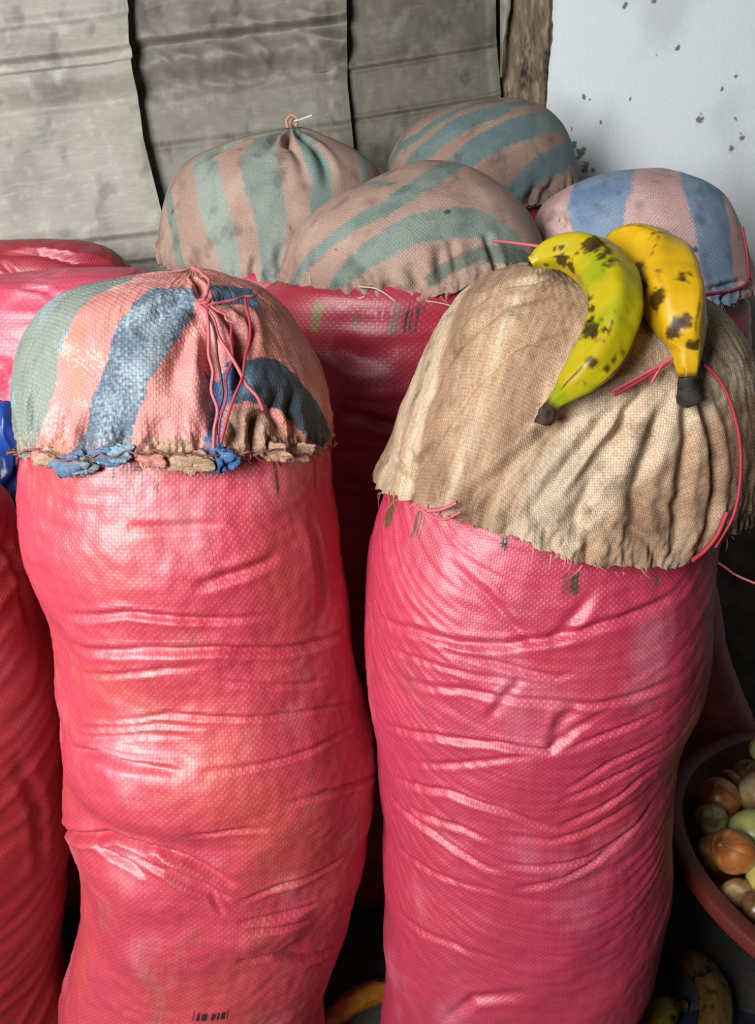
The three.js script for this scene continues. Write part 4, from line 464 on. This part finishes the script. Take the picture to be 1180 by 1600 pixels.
function plantain(label, pts, rad, split, mk, group, stemHex = ['#2e211b', '#54402f']) { // split: how many of the last points are the dark stem
  const g = thing('plantain', label, 'plantain', group), n = pts.length;
  part('fruit', fruitGeo(pts.slice(0, n - split + 1), rad.slice(0, n - split + 1), 1, mk), M.peel, g);
  const sp = pts.slice(n - split), sr = rad.slice(n - split).map((x) => x * 1.08); sr[sr.length - 1] = 0.0005; sp.splice(sp.length - 1, 0, sp[sp.length - 1].clone().lerp(sp[sp.length - 2], 0.12)); sr.splice(sr.length - 1, 0, sr[sr.length - 2] * 0.95);
  part('stem', fruitGeo(sp, sr, 2, stemCol(3, ...stemHex), 0, 40, 20), M.stem, g, { label: 'dark dried stem end' });
  const tip = pts[0], dir = pts[0].clone().sub(pts[1]).normalize(); part('blossom_end', fruitGeo([tip.clone().addScaledVector(dir, -0.012), tip.clone().addScaledVector(dir, -0.004), tip.clone().addScaledVector(dir, 0.005)], [rad[0] * 0.6 + 0.001, rad[0] * 0.95, 0.0005], 3, stemCol(8, '#241a15', '#43321f'), 0, 16, 18), M.stem, g, { label: 'dark blunt tip' });
  return g;
}
{
  const lay = (list, scale = 1) => { const P = [], R = []; let last = 1.0; for (const [x, y, r, d] of list) { const rm = r * 0.00071 * d * scale; let p = d ? at(x, y, d) : capB.lift(x, y, rm * 0.9 + 0.006); P.push(p); R.push(rm); } return [P, R]; };
  const near = (list, P, R) => list.map(([x, y, d, r]) => { let sw = 0, sd = 0; P.forEach((p, i) => { const q = proj(p), w = 1 / (Math.hypot(q[0] - x, q[1] - y) ** 3 + 50); sw += w; sd += w * (-p.z - R[i] * 0.85); }); return [at(x, y, sd / sw), r * 0.00088]; });
  const [p1, r1] = lay([[829, 412, 11, 1.0], [846, 402, 20, 1.0], [880, 393, 31, 0.99], [918, 402, 40, 0.975], [948, 432, 45, 0.945], [961, 475, 45, 0.908], [951, 525, 45, 0.888], [925, 570, 42, 0.874], [896, 600, 30, 0.876], [872, 624, 16, 0.882], [862, 636, 13, 0.885], [853, 648, 14, 0.885], [849, 664, 13, 0.885]]);
  const sp1 = near([[925, 382, 0.89, 12], [936, 392, 0.885, 12], [946, 404, 0.885, 12], [955, 418, 0.88, 11], [963, 436, 0.875, 9], [968, 452, 0.87, 8], [917, 512, 0.855, 13], [912, 500, 0.86, 8], [928, 520, 0.85, 6], [945, 516, 0.85, 4], [880, 406, 0.9, 9], [893, 418, 0.895, 8], [955, 562, 0.84, 8], [965, 550, 0.845, 8], [925, 566, 0.83, 7], [852, 418, 0.9, 5], [945, 575, 0.84, 6], [866, 387, 0.9, 4], [878, 386, 0.9, 4], [890, 390, 0.9, 4], [902, 398, 0.895, 4], [911, 408, 0.89, 4], [917, 420, 0.885, 4], [921, 434, 0.88, 4], [923, 450, 0.88, 4], [924, 466, 0.875, 4], [923, 482, 0.87, 5], [920, 496, 0.865, 6]], p1, r1);
  plantain('yellow-green plantain strongly curved, with a brown streak along its back, on the beige cover', p1, r1, 3, peel(5, '#ae9c10', '#8a9410', '#7a5a14', '#2c1c0c', -0.05, 0.12, 0.95, sp1));
  const [p2, r2] = lay([[945, 400, 14, 1.04], [968, 386, 32, 1.03], [1003, 392, 45, 1.01], [1032, 420, 54, 0.98], [1052, 464, 54, 0.935], [1065, 508, 44, 0.908], [1074, 545, 28, 0.9], [1075, 575, 20, 0.895], [1075, 590, 16, 0.892], [1076, 604, 18, 0.89], [1078, 618, 20, 0.887], [1082, 628, 12, 0.888]]);
  const sp2 = near([[1025, 375, 0.955, 10], [1030, 390, 0.945, 8], [1010, 392, 0.955, 8], [1000, 398, 0.955, 8], [1066, 440, 0.92, 12], [1026, 468, 0.91, 13], [1002, 430, 0.94, 16], [1008, 450, 0.93, 12], [1070, 502, 0.885, 9], [1058, 504, 0.885, 7], [1083, 538, 0.87, 8], [1050, 520, 0.88, 10], [1028, 405, 0.94, 6]], p2, r2);
  plantain('ripe yellow plantain with black blotches, lying behind the greener one on the beige cover', p2, r2, 4, peel(15, '#c99f14', '#b09a26', '#8a4a10', '#24150b', 0.35, 0.17, 0.8, sp2), undefined, ['#1a1412', '#39302c']);
  globalThis.__pl = p1;
}
{ // overripe ones on the floor
  const f = (list) => [list.map(([x, y, r, h]) => onFloor(x, y, h ?? r * 0.0012)), list.map(([x, y, r]) => r * 0.0012)];
  const [a, ra] = f([[505, 1625, 9], [515, 1600, 15], [540, 1574, 18], [572, 1556, 19], [596, 1548, 18], [616, 1546, 13], [624, 1547, 8], [630, 1548, 7], [636, 1549, 6]]);
  plantain('brown and amber overripe plantain on the floor between the two tall sacks', a, ra, 3, peel(25, '#a8701c', '#8a6a20', '#5a3414', '#1a100a', 0.3, 0.25, 0.8));
  const [b, rb] = f([[1085, 1630, 14], [1112, 1612, 22], [1118, 1570, 26], [1106, 1530, 26], [1080, 1502, 22], [1052, 1490, 14], [1040, 1486, 10], [1030, 1483, 9], [1022, 1481, 7]]);
  plantain('blackened plantain with a pale brown streak on the floor below the clay-red basin', b, rb, 3, peel(31, '#5a4422', '#3a3018', '#2c1c10', '#0e0a08', 0.1, 0.35, 0.9));
  const [c, rc] = f([[985, 1660, 12], [1000, 1630, 24], [1015, 1602, 29], [1036, 1584, 25], [1052, 1574, 14], [1060, 1572, 9], [1066, 1570, 8], [1072, 1569, 7]]);
  plantain('dull olive-yellow plantain on the dark sheet by the foot of the sack', c, rc, 3, peel(37, '#8a7420', '#6a6a20', '#4a3418', '#171009', 0.1, 0.2, 0.7));
}
{ // dark plastic sheet on the floor
  const c0 = lin('#15181f'), c1 = lin('#262c3c'), p0 = onFloor(1000, 1555), g = gridGeo(90, 70, (a, b) => { const x = lerp(0.58, 0.8, a), z = lerp(-1.2, -0.55, b), ed = Math.min(a, 1 - a, b, 1 - b), h = 0.004 + 0.03 * sstep(0, 0.12, ed) * Math.max(0, 0.45 + fbm(x * 9, z * 9, 2, 3)) * 0.6; return { p: [x + 0.03 * n3(z * 8, 1, 2), h, z + 0.04 * n3(x * 7, 3, 1)], c: mix3(c0, c1, sstep(-0.2, 0.4, fbm(x * 10, z * 10, 5, 3))) }; }); g.index.array.reverse(); g.computeVertexNormals();
  single('plastic_sheet', g, new THREE.MeshPhysicalMaterial({ vertexColors: true, roughness: 0.35, side: THREE.DoubleSide }), 'dark blue-black crumpled plastic sheet spread on the floor', 'plastic sheet');
}

// ------------------------------------------------------------------ basin of onions
const BASIN = (() => { return { x: 0.955, z: -1.164, h: 0.42, base: 0.26, r: 0.41 }; })();
{
  const { r } = BASIN, h = BASIN.h - BASIN.base, w = 0.034, prof = [[0.001, 0], [r * 0.56, 0], [r * 0.6, 0.008], [r * 0.88, h - 0.05], [r * 0.93, h - 0.035], [r - 0.004, h - 0.032], [r, h - 0.026], [r, h - 0.006], [r - 0.006, h], [r - w + 0.004, h], [r - w, h - 0.006], [r * 0.86, h - 0.06], [r * 0.58, 0.024], [r * 0.53, 0.016], [0.001, 0.016]].map(([x, y]) => new THREE.Vector2(x, y));
  const lathe = (p) => new THREE.LatheGeometry(p, 96);
  const m = new THREE.MeshPhysicalMaterial({ color: '#64291e', roughness: 0.55, side: THREE.DoubleSide }), g = thing('basin', 'wide clay-red plastic basin with a flat rim full of onions', 'basin');
  g.position.set(BASIN.x, BASIN.base, BASIN.z);
  part('bowl', lathe([...prof.slice(0, 5), ...prof.slice(10)]), m, g); part('rim', lathe([prof[4], prof[5], prof[6], prof[7], prof[8], prof[9], prof[10], prof[11]]), m, g);
}
{
  M.onion = new THREE.MeshPhysicalMaterial({ vertexColors: true, roughness: 0.32, clearcoat: 0.25, clearcoatRoughness: 0.3 });
  const KIND = { copper: ['#b06a34', '#7a3f1e', '#d29a66'], tan: ['#a98a5c', '#6e4c2c', '#d2bd92'], pale: ['#c2bd7e', '#8f8a4c', '#dcd8ae'], olive: ['#8a8250', '#54502c', '#b8ae80'], brown: ['#74502f', '#3f2a1a', '#a07a50'], yellow: ['#c9b868', '#8e9440', '#e2d79c'], green: ['#b3b96c', '#7f8c3c', '#d8dba4'] };
  const onionGeo = (kind, seed, lx = 1) => { const [a, b, c] = KIND[kind].map(lin), NU = 40, NV = 28; return gridGeo(NU, NV, (u, v) => { const th = u * Math.PI * 2, ph = v * Math.PI; let r = Math.sin(ph), y = Math.cos(ph) * 0.94; const nk = sstep(0.2, 0.02, v); y += 0.34 * nk * nk; r = Math.max(r, 0.09 * nk) * (v === 0 || v === 1 ? 0 : 1); if (v > 0.96) y += 0.03; const lob = 1 + 0.03 * Math.cos(3 * th + seed) + 0.025 * n3(Math.cos(th) * 1.5 + seed, y * 2, Math.sin(th) * 1.5); const st = n3(th * 7 + seed, v * 1.5, seed) * 0.6 + n3(th * 18, v * 2, seed + 3) * 0.4, pt = fbm(Math.cos(th) * 1.4 + seed, y * 1.6, Math.sin(th) * 1.4, 3); let q = mix3(a, c, sstep(-0.05, 0.5, pt)); q = mix3(q, b, 0.6 * sstep(0.05, 0.45, st)); q = mix3(q, b, 0.8 * Math.max(nk, sstep(0.93, 1, v))); return { p: [r * lob * Math.cos(th), y * lx, -r * lob * Math.sin(th)], c: q }; }); };
  const seen = [['copper', 1107, 1238, 27, 'coppery onion with a bright shine, topmost at the basin wall', [0.3, 0, 0.4]], ['tan', 1160, 1243, 32, 'large tan onion with torn papery skin beside the shiny coppery onion', [0.6, 0, -0.5]], ['olive', 1097, 1282, 22, 'small olive-brown onion touching the basin wall', [0.9, 0, 0.3]], ['green', 1156, 1306, 34, 'large pale green onion with roots turned up', [1.9, 0, 0.5]], ['brown', 1102, 1322, 25, 'dull brown onion half hidden under the orange one', [0.3, 0, 0]], ['copper', 1124, 1348, 29, 'orange onion with a dark neck on top of the brown one', [0.5, 0, 0.8]], ['yellow', 1176, 1364, 32, 'yellow-green onion beside the orange onion', [0.4, 0, -0.8]], ['brown', 1150, 1196, 24, 'dark brown onion at the back of the basin', [0.4, 0, 0.3]], ['pale', 1186, 1182, 20, 'pale cream onion behind the dark brown onion', [0.2, 0, 0.2]], ['brown', 1133, 1214, 20, 'small shaded brown onion tucked behind the shiny coppery onion', [0.4, 0, 0.3]], ['olive', 1130, 1288, 22, 'shaded olive onion wedged under the pale green one', [0.4, 0, 1.0]], ['brown', 1172, 1415, 20, 'dark onion at the front edge of the basin', [0.4, 0, 0.2]]];
  const placed = [];
  const sph = (label, kind, p, r, rot, group, lx = 1, seed = 1) => { const m = single('onion', onionGeo(kind, seed, lx), M.onion, label, 'onion', group); m.scale.setScalar(r); m.position.copy(p); m.rotation.set(...rot); };
  const plan = seen.map(([k, x, y, r, l, rot], i) => { const hgt = BASIN.h - 0.015 + (i % 3) * 0.006 - (['brown', 'olive'].includes(k) ? 0.02 : 0), p = onFloor(x, y, hgt), d = p.distanceTo(camera.position); return { k, p, r: r / F * d, l, rot, fix: true, s: i + 2 }; });
  { const p = onFloor(1150, 1400, BASIN.h - 0.03); plan.push({ k: 'tan', p, r: 0.024, l: 'long tan shallot with a dark hole lying along the front rim', rot: [1.2, 0.0, 0.95], lx: 1.75, fix: true, s: 40 }); }
  const r = rng(99);
  for (let i = 0; i < 34; i++) { const a = r() * 6.283, q = Math.sqrt(r()) * (BASIN.r - 0.1), p = V(BASIN.x + q * Math.cos(a), BASIN.h - 0.03 + 0.02 * r(), BASIN.z + q * Math.sin(a)); if (proj(p)[0] > 1215) plan.push({ k: ['copper', 'tan', 'brown', 'pale'][i % 4], p, r: 0.032 + 0.008 * r(), rot: [r() * 1.2, r() * 6, r()], l: 'onion in the heap of the basin beyond the large tan onion', g: 'onions heaped in the basin', s: 60 + i }); }
  for (let it = 0; it < 80; it++) for (let i = 0; i < plan.length; i++) for (let j = i + 1; j < plan.length; j++) { const A = plan[i], B = plan[j], d = A.p.clone().sub(B.p), l = d.length() || 1e-3, need = (A.r + B.r) * 0.99; if (l < need) { d.multiplyScalar((need - l) / l * 0.5); const wa = A.fix ? (B.fix ? 0.5 : 0) : 1, wb = B.fix ? (A.fix ? 0.5 : 0) : 1; A.p.addScaledVector(d, wa * 0.6); B.p.addScaledVector(d, -wb * 0.6); for (const C of [A, B]) { const dx = C.p.x - BASIN.x, dz = C.p.z - BASIN.z, q = Math.hypot(dx, dz), lim = BASIN.r - 0.05 - C.r; if (q > lim) { C.p.x = BASIN.x + dx / q * lim; C.p.z = BASIN.z + dz / q * lim; } C.p.y = Math.max(C.p.y, BASIN.h - 0.09); } } }
  for (const C of plan) { const dx = C.p.x - BASIN.x, dz = C.p.z - BASIN.z, q = Math.hypot(dx, dz), lim = BASIN.r - 0.058 - C.r * 0.92; if (q > lim) { C.p.x = BASIN.x + dx / q * lim; C.p.z = BASIN.z + dz / q * lim; } }
  for (const q of plan) sph(q.l, q.k, q.p, q.r, q.rot, q.g, q.lx, q.s);
  // the layer of onions underneath, hardly to be made out
  const pos = []; for (let i = 0; i < 70; i++) { const a = r() * 6.283, q = Math.sqrt(r()) * (BASIN.r - 0.17); pos.push([BASIN.x + q * Math.cos(a), BASIN.h - 0.092 - 0.008 * r(), BASIN.z + q * Math.sin(a)]); }
  const gm = mergeGeometries(pos.map((p, i) => { const g = new THREE.SphereGeometry(0.033, 14, 10); g.translate(...p); return g; })), heap = new THREE.Mesh(gm, new THREE.MeshStandardMaterial({ color: '#6a4a2e', roughness: 0.6 })); heap.name = 'onion_heap'; heap.userData = { kind: 'stuff', label: 'deeper layer of brown onions in the basin', category: 'onions' }; heap.castShadow = heap.receiveShadow = true; scene.add(heap);
}
{ // what holds the basin up
  const g = thing('stool', 'low dark wooden stool under the basin of onions', 'stool'), m = new THREE.MeshStandardMaterial({ color: '#3a2a20', roughness: 0.8 }); g.position.set(BASIN.x, 0, BASIN.z);
  part('seat', new THREE.CylinderGeometry(0.19, 0.185, 0.03, 40).translate(0, BASIN.base - 0.016, 0), m, g);
  for (const [x, z] of [[-1, -1], [1, -1], [-1, 1], [1, 1]]) part('leg', new THREE.CylinderGeometry(0.016, 0.02, BASIN.base - 0.03, 14).translate(x * 0.11, (BASIN.base - 0.03) / 2, z * 0.11), m, g);
}
renderer.render(scene, camera);
